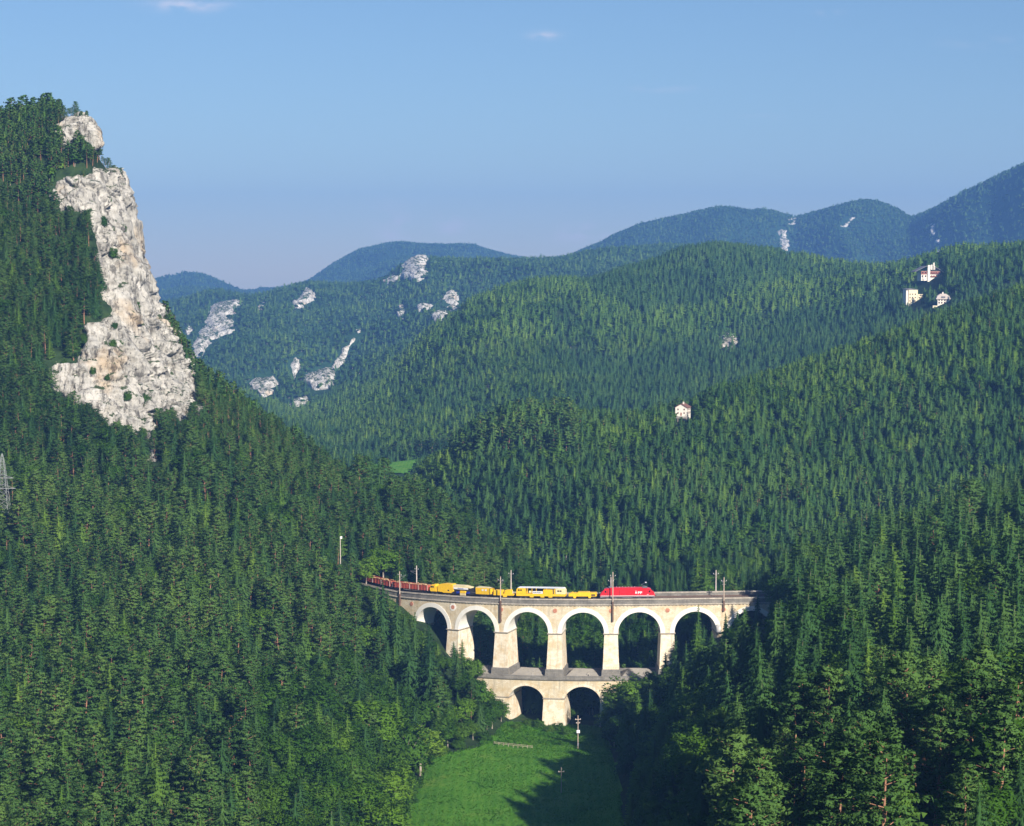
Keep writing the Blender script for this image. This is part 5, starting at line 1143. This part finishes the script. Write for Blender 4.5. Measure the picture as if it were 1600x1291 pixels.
# --- locomotive
e, L = veh('electric_locomotive', 937.5, 1023.5, label='bright red electric locomotive with white letters at the right end of the train', category='locomotive')
h = L/2
body = [(-h, 1.15), (-h+.12, 1.7), (-h+.75, 2.65), (-h+1.65, 3.55), (-h+2.6, 3.82), (-h+3.6, 3.86), (h-3.6, 3.86), (h-2.6, 3.82), (h-1.65, 3.55), (h-.75, 2.65), (h-.12, 1.7), (h, 1.15), (h-.1, .95), (-h+.1, .95)]
bo = MB().prof(body, -1.48, 1.48, .14).out('body', M['red'], e)
MB().box(-h+3.6, h-3.6, -1.05, 1.05, 3.84, 4.02, .05).out('roof', M['red'], e)
MB().prof([(-h+.1, .45), (-h+.02, .95), (h-.02, .95), (h-.1, .45), (h-1.6, .62), (-h+1.6, .62)], -1.4, 1.4, .04).out('skirt', M['grey'], e)
MB().box(-1.9, 1.9, -1.3, 1.3, .38, .95, .06).out('transformer_case', M['grey'], e)
bogies(e, (-h+4.2, h-4.2), 1.5, .575)
buffers(e, L)
for sx in (-1, 1):
    MB().prof([(sx*(h-.90), 2.72), (sx*(h-1.62), 3.44), (sx*(h-1.50), 3.52), (sx*(h-.78), 2.80)][::sx], -1.15, 1.15).out('windscreen', M['glass'], e)
    for y in (-1, 1):
        MB().prof([(sx*(h-1.75), 2.35), (sx*(h-1.75), 3.0), (sx*(h-2.15), 3.05), (sx*(h-2.35), 2.35)], y*1.475, y*1.50).out('cab_window', M['glass'], e)
        MB().box(sx*(h-.1)-.08, sx*(h-.1)+.08, y*.95-.16, y*.95+.16, 1.35, 1.62, .03).out('headlight', M['paint_white'], e)
for i in range(9):
    x = -h+4.3+i*(L-8.6)/8
    MB().box(x-.5, x+.5, -1.505, -1.478, 3.35, 3.62).out('vent_grille', M['red'], e)
MB().box(-2.95, -2.86, -1.50, -1.476, 1.2, 3.75).out('panel_joint', M['dark'], e)
MB().box(-h+2.6, -h+2.72, -1.50, -1.476, 1.2, 3.4).out('panel_joint', M['dark'], e)
MB().box(-h+.3, h-.3, -1.50, -1.478, 1.12, 1.24).out('sill_stripe', M['paint_white'], e)
o = text(e, 'loco', (3.9, -1.50, 2.15), M['paint_white'])
o.scale = (1.12, 1, 1)
text(e, 'num', (h-2.6, -1.50, 1.55), M['paint_white'])
MB().box(h-4.5, h-2.7, -1.4, 1.4, 4.02, 4.08).out('roof_panel', M['grey'], e)
pg = MB().box(h-4.6, h-3.0, -.6, .6, 4.05, 4.2, .03).out('pantograph', M['grey'], e)
MB().cyl((h-3.1, 0, 4.2), (h-4.9, 0, 4.95), .05, n=6).out('lower_arm', M['grey'], pg); MB().cyl((h-4.9, 0, 4.95), (h-3.3, 0, 5.75), .045, n=6).out('upper_arm', M['grey'], pg)
MB().box(h-3.6, h-3.0, -.9, .9, 5.72, 5.80).out('contact_bow', M['paint_white'], pg)
pg = MB().box(-h+3.1, -h+4.9, -.6, .6, 4.03, 4.32, .03).out('pantograph', M['grey'], e, label='folded pantograph')
for i in range(7): MB().cyl((-h+6+i*1.1, .3*(-1)**i, 4.02), (-h+6+i*1.1, .3*(-1)**i, 4.3), .09, n=6).out('insulator', M['concrete'], e)
# --- low yellow wagon with four legs next to the locomotive
e, L = veh('track_machine_wagon', 889, 932.5, label='low flat yellow works wagon just left of the red locomotive', category='wagon'); h = L/2
MB().prof([(-h, .95), (-h, 1.9), (-h+1.2, 2.35), (-h+1.5, 2.35), (-h+1.6, 2.0), (-h+3.2, 2.1), (-h+3.4, 2.5), (h-2.6, 2.5), (h-2.5, 2.2), (h-.1, 2.3), (h, 2.0), (h, .95)], -1.3, 1.3, .05).out('body', M['yellow'], e)
for x in (-h+2.2, h-2.5): MB().prof([(x-.6, .95), (x-.35, .3), (x+.35, .3), (x+.6, .95)], -1.35, 1.35, .03).out('outrigger', M['yellow'], e)
MB().box(h-1.9, h-.5, -1.34, -1.31, 1.2, 1.75).out('hatch', M['dark'], e)
MB().box(-1.4, 1.6, -1.0, 1.0, .45, .95).out('underframe', M['dark'], e)
bogies(e, (-h+1.0, h-1.0), .0, .42); buffers(e, L)
for i in range(6): MB().cyl((-h+.8+i*1.7, -1.2, 2.3), (-h+.8+i*1.7, -1.2, 2.75), .03, n=5).out('stanchion', M['cream'], e)
# --- yellow machine with cream roof and open middle
e, L = veh('track_machine', 808, 884.5, label='yellow track machine with white roof and open dark middle between two cabs', category='track machine'); h = L/2
MB().box(-h, h, -1.35, 1.35, .9, 1.75, .05).out('frame', M['yellow'], e)
MB().prof([(-h, 1.75), (-h+.15, 3.3), (-h+.7, 3.85), (-h+3.6, 3.85), (-h+3.6, 1.75)], -1.4, 1.4, .07).out('cab', M['yellow'], e)
MB().prof([(h-3.6, 1.75), (h-3.6, 3.8), (h-.5, 3.8), (h, 3.2), (h, 1.75)], -1.4, 1.4, .07).out('cab', M['cream'], e)
MB().prof([(-h+.5, 3.86), (-h+.9, 4.05), (h-.8, 4.0), (h-.3, 3.82)], -1.45, 1.45, .03).out('roof', M['paint_white'], e)
MB().box(h-8.2, h-4.1, -1.36, 1.2, 1.75, 3.35, .06).out('engine_housing', M['yellow'], e)
MB().box(-h+4.2, h-8.2, .7, 1.1, 1.75, 3.8).out('rear_wall', M['dark'], e)
for x in (-h+4.3, -h+6.0, -h+7.6, h-7.0): MB().box(x-.1, x+.1, -1.3, -1.12, 1.75, 3.9).out('post', M['yellow'], e)
MB().box(-h+6.2, h-8.35, -1.42, -1.3, 1.85, 2.75, .02).out('sign_board', M['paint_white'], e)
text(e, 'sign', (-h+8.0, -1.43, 2.28), M['dark'])
MB().cyl((-h+4.8, -.6, 2.3), (-h+5.8, -.6, 2.3), .5, n=10).out('tank', M['cream'], e)
for x0, x1, z0, z1 in ((-h+.7, -h+1.4, 2.8, 3.35), (-h+1.6, -h+2.2, 2.8, 3.35), (h-2.9, h-2.15, 2.65, 3.15), (h-2.0, h-1.3, 2.65, 3.15)): MB().box(x0, x1, -1.43, -1.39, z0, z1).out('cab_window', M['glass'], e)
MB().box(h-4.6, h-4.2, -1.38, -1.3, 1.75, 3.4).out('doorway', M['dark'], e)
MB().box(h-4.0, h-3.7, -1.43, -1.39, 1.75, 3.7).out('grab_rail', M['yellow'], e)
for x in (-3.4, 0.6, 3.6): MB().box(x-.7, x+.7, -1.3, 1.3, .45, .9, .03).out('tool_box', M['yellow'], e)
bogies(e, (-h+2.6, h-2.6), .95, .45); buffers(e, L)
# --- little yellow wagon
e, L = veh('small_works_wagon', 773, 804.5, label='short cluttered yellow works wagon behind the foremost viaduct mast', category='wagon'); h = L/2
MB().box(-h, h, -1.25, 1.25, .9, 1.5, .04).out('frame', M['yellow'], e)
MB().box(-h+.1, -.6, -1.25, 1.25, 1.5, 2.75, .06).out('crate', M['yellow'], e); MB().prof([(.2, 1.5), (.6, 2.9), (2.6, 3.0), (2.9, 1.5)], -1.1, 1.1, .05).out('hopper', M['yellow'], e)
MB().box(-.2, 1.2, -1.3, -.7, .35, 1.2, .03).out('tool_box', M['yellow'], e); MB().cyl((-.5, 0, 1.6), (.7, 0, 2.8), .16, n=7).out('boom', M['cream'], e)
MB().cyl((3.2, 0, 1.5), (3.2, 0, 2.8), .12, n=6).out('post', M['cream'], e)
bogies(e, (-h+1.1, h-1.1), .0, .42, M['dark']); buffers(e, L)
# --- long tamping machine
e, L = veh('tamping_machine', 675, 770.5, label='longest yellow tamping machine with rounded cab at its left end and blue working units below', category='track machine'); h = L/2
MB().prof([(-h, 1.3), (-h-.05, 2.1), (-h+.35, 3.2), (-h+1.0, 3.6), (-h+2.4, 3.6), (-h+2.9, 3.1), (-h+2.95, 1.0), (-h+.5, .95)], -1.38, 1.38, .1).out('front_cab', M['yellow'], e)
MB().prof([(-h+3.5, 1.1), (-h+3.5, 3.1), (-h+4.3, 3.85), (-h+6.2, 4.15), (-h+10.0, 4.1), (-h+10.6, 3.7), (-h+10.8, 1.5), (-h+9.6, .75), (-h+6.2, .75), (-h+5.5, 1.1)], -1.4, 1.4, .07).out('engine_housing', M['yellow'], e)
MB().prof([(-h+10.6, 2.9), (-h+10.6, 3.8), (-h+15.5, 3.75), (-h+18.2, 3.25), (-h+18.2, 2.9)], -1.3, 1.3, .05).out('middle_roof', M['cream'], e)
MB().box(-h+10.9, -h+17.4, -1.42, -1.3, 2.35, 3.0, .02).out('sign_board', M['paint_white'], e)
text(e, 'sign2', (-h+14.1, -1.43, 2.68), M['blue'])
MB().box(-h+10.8, h-6.9, -.9, .9, 1.55, 2.9).out('inner_frame', M['dark'], e)
for x0, x1 in ((-h+12.0, -h+13.3), (-h+16.5, -h+17.7)): MB().prof([(x0, .7), (x0, 1.5), (x1, 1.65), (x1, .9)], -1.35, -.4, .04).out('working_unit', M['blue'], e)
tu = MB().box(-h+13.6, -h+16.2, -1.35, -.5, .95, 1.85, .1).out('tamping_unit', M['yellow'], e)
for i in range(5): MB().box(-h+13.7+i*.53, -h+13.95+i*.53, -1.38, -1.0, .15, .95).out('tine', M['cream'], tu)
MB().box(h-6.8, h-.7, -1.4, 1.4, .95, 3.35, .09).out('rear_cab', M['yellow'], e)
MB().prof([(h-6.8, 3.36), (h-6.5, 3.6), (h-1.0, 3.5), (h-.6, 3.36)], -1.3, 1.3, .04).out('rear_roof', M['cream'], e)
MB().box(h-.6, h-.15, -1.3, 1.3, 1.2, 3.2).out('end_platform', M['yellow'], e)
MB().box(h-.72, h-.55, -1.41, 1.41, 1.0, 3.3).out('door_gap', M['dark'], e)
for x0, x1 in ((-h+.45, -h+1.1), (-h+1.25, -h+1.9)): MB().box(x0, x1, -1.41, -1.37, 2.45, 3.1).out('cab_window', M['glass'], e)
for x0 in (h-2.6, h-4.0): MB().box(x0, x0+.8, -1.43, -1.38, 2.3, 2.95).out('cab_window', M['paint_white'], e)
MB().box(-h+8.2, -h+8.9, -1.43, -1.38, 1.5, 2.0).out('hatch', M['dark'], e)
MB().box(-h+4.2, h-7, -1.0, 1.0, .55, 1.1).out('underframe', M['dark'], e)
bogies(e, (-h+1.9, -h+7.5, h-3.6), .9, .45); buffers(e, L)
# --- two red wagons full of cut wood
gw = None
def gondola(ua, ub, lab):
    e, L = veh('timber_wagon', ua, ub, label=lab, category='wagon', group='red wagons loaded with logs'); h = L/2
    MB().box(-h+.3, h-.3, -1.38, -1.30, 1.2, 3.05).box(-h+.3, h-.3, 1.30, 1.38, 1.2, 3.05).box(-h+.3, -h+.38, -1.3, 1.3, 1.2, 3.05).box(h-.38, h-.3, -1.3, 1.3, 1.2, 3.05).box(-h+.3, h-.3, -1.3, 1.3, 1.15, 1.25).out('body', M['redbrown'], e)
    n = 12
    for i in range(n+1):
        x = -h+.35+i*(L-.7)/n; MB().box(x-.09, x+.09, -1.50, -1.38, 1.1, 3.1, .02).out('side_post', M['redbrown'] if i % 3 else M['concrete'], e)
    MB().box(-h+.25, h-.25, -1.47, -1.36, 2.98, 3.12).box(-h+.25, h-.25, 1.36, 1.47, 2.98, 3.12).out('top_rail', M['redbrown'], e)
    MB().box(-h+.1, h-.1, -1.2, 1.2, .85, 1.15).out('underframe', M['dark'], e)
    lg = MB(); g = random.Random(int(ua))
    for i in range(46):
        x = -h+1.2+g.random()*(L-2.4); ll = g.uniform(.9, 2.2); z = g.uniform(2.5, 3.45); y = g.uniform(-1.05, 1.05); a = g.uniform(-.12, .12)
        lg.cyl((x-ll/2 if x-ll/2 > -h+.45 else -h+.45, y, z), (min(x+ll/2, h-.45), y+a, z+g.uniform(-.1, .1)), g.uniform(.12, .22), n=6)
    lg.out('log_load', M['wood'], e, kind='stuff'); bogies(e, (-h+2.6, h-2.6), .9, .46); buffers(e, L)
gondola(616.5, 673, 'nearer red log wagon coupled to the yellow tamping machine')
gondola(560, 614.5, 'last red log wagon, half hidden by dark spruces')
# ---------------------------------------------------------------- masts
def mast(u, vt, vb, w, lab, far=False, grp=None):
    s_ = s_at(u, w); P_ = B3(s_, w, 0.0); a, tt = uv2at(u, vt); ab, tb = uv2at(u, vb); y = P_[1]; zt = float(tt)*y; zb = float(tb)*y if not far else float(P_[2])+ZR
    e = empty('catenary_mast', (float(P_[0]), float(y), zb), -float(axis(s_)[2]), label=lab, category='mast', group='catenary masts on the viaduct')
    hh = zt-zb
    MB().cyl((0, 0, 0), (0, 0, hh), .24, .17, n=8).out('pole', M['concrete'] if far else M['wood_light'], e)
    MB().box(-1.0, 1.0, -.07, .07, hh-1.5, hh-1.36).out('crossarm', M['grey'], e)
    if not far: MB().box(-.75, .75, -.07, .07, hh-2.7, hh-2.56).out('crossarm', M['grey'], e)
    for x in (-.9, .9): MB().cyl((x, 0, hh-1.36), (x, 0, hh-1.05), .08, n=6).out('insulator', M['paint_white'], e)
    d = 1 if not far else -1
    MB().cyl((0, 0, hh-2.2), (0, d*3.2, hh-1.7), .05, n=5).cyl((0, 0, hh-3.4), (0, d*3.0, hh-1.9), .04, n=5).out('cantilever', M['grey'], e)
    if not far:
        hp = float(P_[2])+.2-zb
        MB().box(-.30, .30, -.30, .30, -.1, hp-1.2, .03).out('steel_foot', M['rust'], e)
        for z in (.6, 2.6, 4.6): MB().box(-.4, .4, .0, .62, z, z+.18).out('wall_bracket', M['rust'], e)
mast(624.5, 893, 950, -.45, 'mast on the front wall in front of the red log wagons')
mast(782, 901, 972, -.45, 'mast on the front wall in front of the short yellow wagon')
mast(957.5, 894, 971, -.45, 'mast on the front wall in front of the red locomotive')
mast(1131, 902, 955, -.45, 'mast on the front wall near the right end of the viaduct')
mast(651, 884, 0, W_+.5, 'mast behind the log wagons', True)
mast(798.5, 891, 0, W_+.5, 'mast behind the short yellow wagon', True)
mast(954.5, 902, 0, W_+.5, 'mast just behind the one in front of the red locomotive', True)
mast(1118.5, 891, 0, W_+.5, 'mast beyond the track near the right end', True)
# ---------------------------------------------------------------- poles in the meadow
def pole(u, v, vt, lab, box=False, arms=1):
    x, y, z = hit(u, v, 450); a, tt = uv2at(u, vt); hh = float(tt)*y-z; e = empty('utility_pole', (x, y, z-.3), .1, label=lab, category='utility pole'); hh += .3
    MB().cyl((0, 0, 0), (0, 0, hh), .17, .12, n=8).out('pole', M['wood_light'], e)
    for k in range(arms):
        ar = MB().box(-.95+.3*k, .95-.3*k, -.09, .09, hh-1.45-1.2*k, hh-1.28-1.2*k).out('crossarm', M['wood_light'], e)
        for i in (-1, 0, 1): MB().cyl((i*.8*(1-.3*k), 0, hh-1.28-1.2*k), (i*.8*(1-.3*k), 0, hh-1.05-1.2*k), .07, n=6).out('insulator', M['paint_white'], ar)
    if box:
        MB().box(-.55, .55, -.75, -.15, hh-5.9, hh-4.9, .06).out('transformer', M['paint_white'], e); MB().box(-.25, .25, -.45, -.14, 1.6, 2.6, .03).out('switch_box', M['grey'], e)
pole(877, 1241, 1199, 'wooden pole with one crossarm standing in the middle of the meadow')
pole(903, 1172, 1118, 'wooden pole with two crossarms and a white box near the arches', True, 2)
# ---------------------------------------------------------------- lattice pylon at the left edge
x, y, z = hit(5, 800, 600); a, tt = uv2at(5, 709); hh = float(tt)*y-z
e = empty('lattice_pylon', (x, y, z-1), 0, label='pale steel lattice pylon among the pines at the left edge', category='pylon')
nlev = 9; lv = [(hh+1)*(1-(1-i/nlev)**1.15) for i in range(nlev+1)]; wd = [2.3*(1-i/nlev)**.8+.12 for i in range(nlev+1)]
cr = [(1, 1), (-1, 1), (-1, -1), (1, -1)]; M['galv'] = simple_mat('galvanised_steel', (.30, .32, .31), .5, .5, .1, 2)
for c0 in cr:
    m_ = MB()
    for i in range(nlev): m_.cyl((c0[0]*wd[i], c0[1]*wd[i], lv[i]), (c0[0]*wd[i+1], c0[1]*wd[i+1], lv[i+1]), .085, n=4)
    m_.out('corner_leg', M['galv'], e)
for i in range(nlev):
    m_ = MB()
    for k in range(4):
        p, q_ = cr[k], cr[(k+1) % 4]
        m_.cyl((p[0]*wd[i], p[1]*wd[i], lv[i]), (q_[0]*wd[i+1], q_[1]*wd[i+1], lv[i+1]), .045, n=4).cyl((q_[0]*wd[i], q_[1]*wd[i], lv[i]), (p[0]*wd[i+1], p[1]*wd[i+1], lv[i+1]), .045, n=4).cyl((p[0]*wd[i], p[1]*wd[i], lv[i]), (q_[0]*wd[i], q_[1]*wd[i], lv[i]), .045, n=4)
    m_.out('brace_panel', M['galv'], e)
for z_, w2 in ((hh*.62, 4.2), (hh*.44, 5.0)): MB().box(-w2, w2, -.12, .12, z_, z_+.2).cyl((-w2, 0, z_), (0, 0, z_+1.6), .06, n=4).cyl((w2, 0, z_), (0, 0, z_+1.6), .06, n=4).out('crossarm', M['galv'], e)
# signal post in the left trees
x, y, z = hit(532, 893, 600); a, tt = uv2at(532, 840); hh = float(tt)*y-z
e = empty('signal_post', (x, y, z-.3), 0, label='white post with a small box on top among the trees left of the train', category='signal post')
MB().cyl((0, 0, 0), (0, 0, hh), .17, .14, n=8).out('pole', M['concrete'], e); MB().box(-.1, .75, -.3, .3, hh-.2, hh+.75, .05).out('box', M['paint_white'], e)
# fence at the far end of the meadow
x0_, y0_, z0_ = hit(772, 1165, 500); e = empty('wooden_fence', (x0_, y0_, z0_), 0, label='low wooden fence at the far end of the meadow', category='fence')
for i in range(9):
    x = x0_+i*1.6; y = y0_+.5*math.sin(i); z = float(ground(x, y)[0]); MB().cyl((x-x0_, y-y0_, z-z0_-.2), (x-x0_, y-y0_, z-z0_+1.3), .07, n=5).out('post', M['wood_light'], e)
for hz in (.7, 1.15): MB().cyl((0, 0, hz), (12.8, .2, hz+float(ground(x0_+12.8, y0_)[0])-z0_), .045, n=5).out('rail', M['wood_light'], e)
for (u, v, a_, lab) in ((583, 1197, .3, 'upper bare fallen log on the left bank'), (594, 1208, .15, 'lower bare fallen log on the left bank')):
    x, y, z = hit(u, v, 400); o = MB().cyl((-2.3, 0, 0), (2.3, .4, 1.0), .20, .12, n=7).out('fallen_log', M['bark_pale'], None, (x, y-5, z+3.2), label=lab, category='fallen log'); o.rotation_euler = (0, 0, a_)
# ---------------------------------------------------------------- houses
M['hwall'] = simple_mat('house_white_plaster', (.78, .72, .62), .85, .2, .08, 1)
M['hcream'] = simple_mat('house_cream_plaster', (.76, .66, .46), .85, .2, .1, 1)
M['roofbrown'] = simple_mat('brown_roof_tiles', (.20, .10, .075), .85, .2, .25, 1.5)
M['roofgrey'] = simple_mat('grey_roof_slates', (.17, .16, .17), .7, .3, .2, 1.5)
M['timber'] = simple_mat('reddish_timber', (.30, .12, .08), .8, .2, .25, 1.5)
M['stonebase'] = simple_mat('stone_base', (.30, .28, .25), .9, .1, .25, 1)
def windows(e, xs, zs, y, w=1.0, h_=1.3, axis_='x', sgn=-1):
    for z in zs:
        for x in xs:
            if axis_ == 'x':
                f = MB().box(x-w/2-.1, x+w/2+.1, y+sgn*.05-.04, y+sgn*.05+.04, z-.1, z+h_+.1).out('window', M['timber'], e); MB().box(x-w/2, x+w/2, y+sgn*.11-.02, y+sgn*.11+.02, z, z+h_).out('pane', M['glass'], f)
            else:
                f = MB().box(y+sgn*.05-.04, y+sgn*.05+.04, x-w/2-.1, x+w/2+.1, z-.1, z+h_+.1).out('window', M['timber'], e); MB().box(y+sgn*.11-.02, y+sgn*.11+.02, x-w/2, x+w/2, z, z+h_).out('pane', M['glass'], f)
def gable(e, W2, D2, hw, hr, wall, roof, ov=.5):
    MB().prof([(-W2, -7), (-W2, hw), (0, hr), (W2, hw), (W2, -7)], -D2, D2).out('wall', wall, e)
    k = (hr-hw)/W2
    return MB().prof([(-W2-ov, hw-ov*k+.02), (0, hr+.02), (W2+ov, hw-ov*k+.02), (W2+ov, hw-ov*k+.3), (0, hr+.34), (-W2-ov, hw-ov*k+.3)], -D2-ov, D2+ov).out('roof', roof, e)
x, y, z = HOUSE_AT['gable']
z += 3.4; e = empty('gable_house', (x, y, z), math.radians(-20), label='small white house with brown gabled roof alone on the wooded ridge above the viaduct', category='house')
e.scale = (.85, .85, .85); r_ = gable(e, 4.2, 5.0, 5.2, 7.6, M['hwall'], M['roofbrown']); MB().box(.2, 1.1, -1.5, -.6, 6.6, 9.0, .03).out('chimney', M['hwall'], r_)
windows(e, (-2.2, 2.2), (.9, 3.4), -5.0, .65, .95); windows(e, (-3, 0, 3), (.8, 3.3), 4.2, axis_='y', sgn=1); MB().box(-.5, .5, -5.12, -4.98, -.6, 1.6).out('door', M['timber'], e)
MB().box(-5.5, 5.5, -8.5, -5.2, -2.2, -1.0).out('terrace', M['stonebase'], e)
for i in (-4.6, -1.5, 1.6, 4.7): MB().box(i-.15, i+.15, -8.4, -8.1, -7, -1.0).out('terrace_post', M['wood_light'], e)
x, y, z = HOUSE_AT['pale']
e = empty('cream_villa', (x, y, z), math.radians(12), label='tall cream building without visible roof, lowest left of the three on the upper right hillside', category='house')
MB().box(-6.5, 3.0, -5, 5, -8, 12.5, .1).out('main_wing', M['hcream'], e); MB().box(3.02, 8.0, -5.6, 4, -12, 8.0, .1).out('side_wing', M['hcream'], e); MB().box(-8.6, -6.52, -4, 4, -6, 12.9, .1).out('stair_tower', M['hwall'], e)
MB().prof([(-8.9, 12.9), (-5, 13.7), (3.4, 12.6), (3.4, 12.3), (-8.9, 12.5)], -5.4, 5.4).out('roof', M['roofgrey'], e); windows(e, (-5, -2.4, .4), (1, 4.2, 7.4), -5, .8, 1.2); windows(e, (4.6, 6.6), (-3, .5, 4), -5.6, .8, 1.2)
x, y, z = HOUSE_AT['chalet']; z += 3
e = empty('large_chalet', (x, y, z), math.radians(6), label='large chalet with spreading dark roof, white chimneys and reddish balconies, topmost on the right hillside', category='house')
MB().box(-9, 10, -6, 6, -3, 6.5).out('wall', M['hwall'], e); MB().box(-9.1, 10.1, -6.15, -5.95, 3.2, 6.4).out('timber_storey', M['timber'], e)
rf = MB().prof([(-15.5, 5.6), (-4.5, 11.0), (3.5, 11.4), (13.5, 5.4), (13.5, 5.8), (3.6, 11.9), (-4.6, 11.5), (-15.5, 6.1)], -7.2, 7.2).out('roof', M['roofgrey'], e)
for cx_, hh_, w2 in ((-1.4, 12.4, 1.3), (1.2, 12.8, .7), (3.4, 14.8, .6), (3.8, 11.8, .8)): MB().box(cx_-w2, cx_+w2, -7.4, -5.9, 7.8, hh_).out('chimney', M['hwall'], rf)
MB().box(-2.8, -.3, -7.3, -5.9, -4, 9.5).out('stair_tower', M['hwall'], e); MB().box(-7.2, -6.0, -7.0, -5.9, -2, 3.2).out('pillar', M['hwall'], e)
for z_ in (1.2, 4.4): MB().box(.2, 10.4, -7.4, -5.96, z_-.3, z_+.6).out('balcony', M['timber'], e)
windows(e, (1.5, 4, 6.5, 9), (.9, 4.3), -6.2, 1.1, 1.3); windows(e, (-7.5, -4.6), (.9, 4.3), -6.2, 1.1, 1.3)
x, y, z = HOUSE_AT['white']
e = empty('white_villa', (x, y, z), math.radians(-8), label='small white villa with pale bell shaped roof, right of the cream building', category='house')
MB().box(-5, 5.5, -4.5, 4.5, -5, 4.0).out('wall', M['hwall'], e); r_ = MB().prof([(-6.6, 3.4), (-5.2, 6.4), (-2.5, 8.2), (2.6, 8.2), (5.6, 6.0), (6.9, 3.2), (6.6, 3.0), (-6.3, 3.2)], -5.4, 5.4, .1).out('roof', M['concrete'], e)
MB().box(-.6, .5, -1, 0, 7.8, 9.8).out('chimney', M['hwall'], r_); MB().box(-1.8, 1.8, -5.7, -5.2, 4.4, 6.0, .05).out('dormer', M['roofgrey'], r_); windows(e, (-3.6, -1.2, 1.4, 4), (-.6, 1.8), -4.5, 1.0, 1.3)
MB().box(-9.5, -5.4, -6.5, -3, -5.4, -2.6, .1).out('annex', M['hcream'], e)
x, y, z = hit(1473, 398, 1700); e = empty('hill_hut', (x, y, z), .3, label='tiny pale hut near the crest above the large chalet', category='hut'); gable(e, 2.6, 2.4, 2.6, 4.4, M['hcream'], M['concrete'])
# ---------------------------------------------------------------- the air between here and the mountains
me_ = bpy.data.meshes.new('haze'); b_ = bmesh.new(); bmesh.ops.create_cube(b_, size=1); b_.to_mesh(me_); b_.free()
hz = link('haze', me_, None, kind='stuff', label='thin blue haze over the valley', category='haze'); zb_, zt_ = float(ZG.min())-3, float(ZG.max())+45; print('haze', zb_, zt_); hz.scale = (19500, 19500, zt_-zb_); hz.location = (0, 0, (zb_+zt_)/2)
mh = bpy.data.materials.new('haze'); mh.use_nodes = True; th_ = mh.node_tree; th_.nodes.clear(); pv = th_.nodes.new('ShaderNodeVolumePrincipled'); oo = th_.nodes.new('ShaderNodeOutputMaterial')
pv.inputs['Color'].default_value = (.19, .43, 1.0, 1); pv.inputs['Density'].default_value = 0.000115; pv.inputs['Anisotropy'].default_value = 0.0
th_.links.new(pv.outputs[0], oo.inputs['Volume']); me_.materials.append(mh)
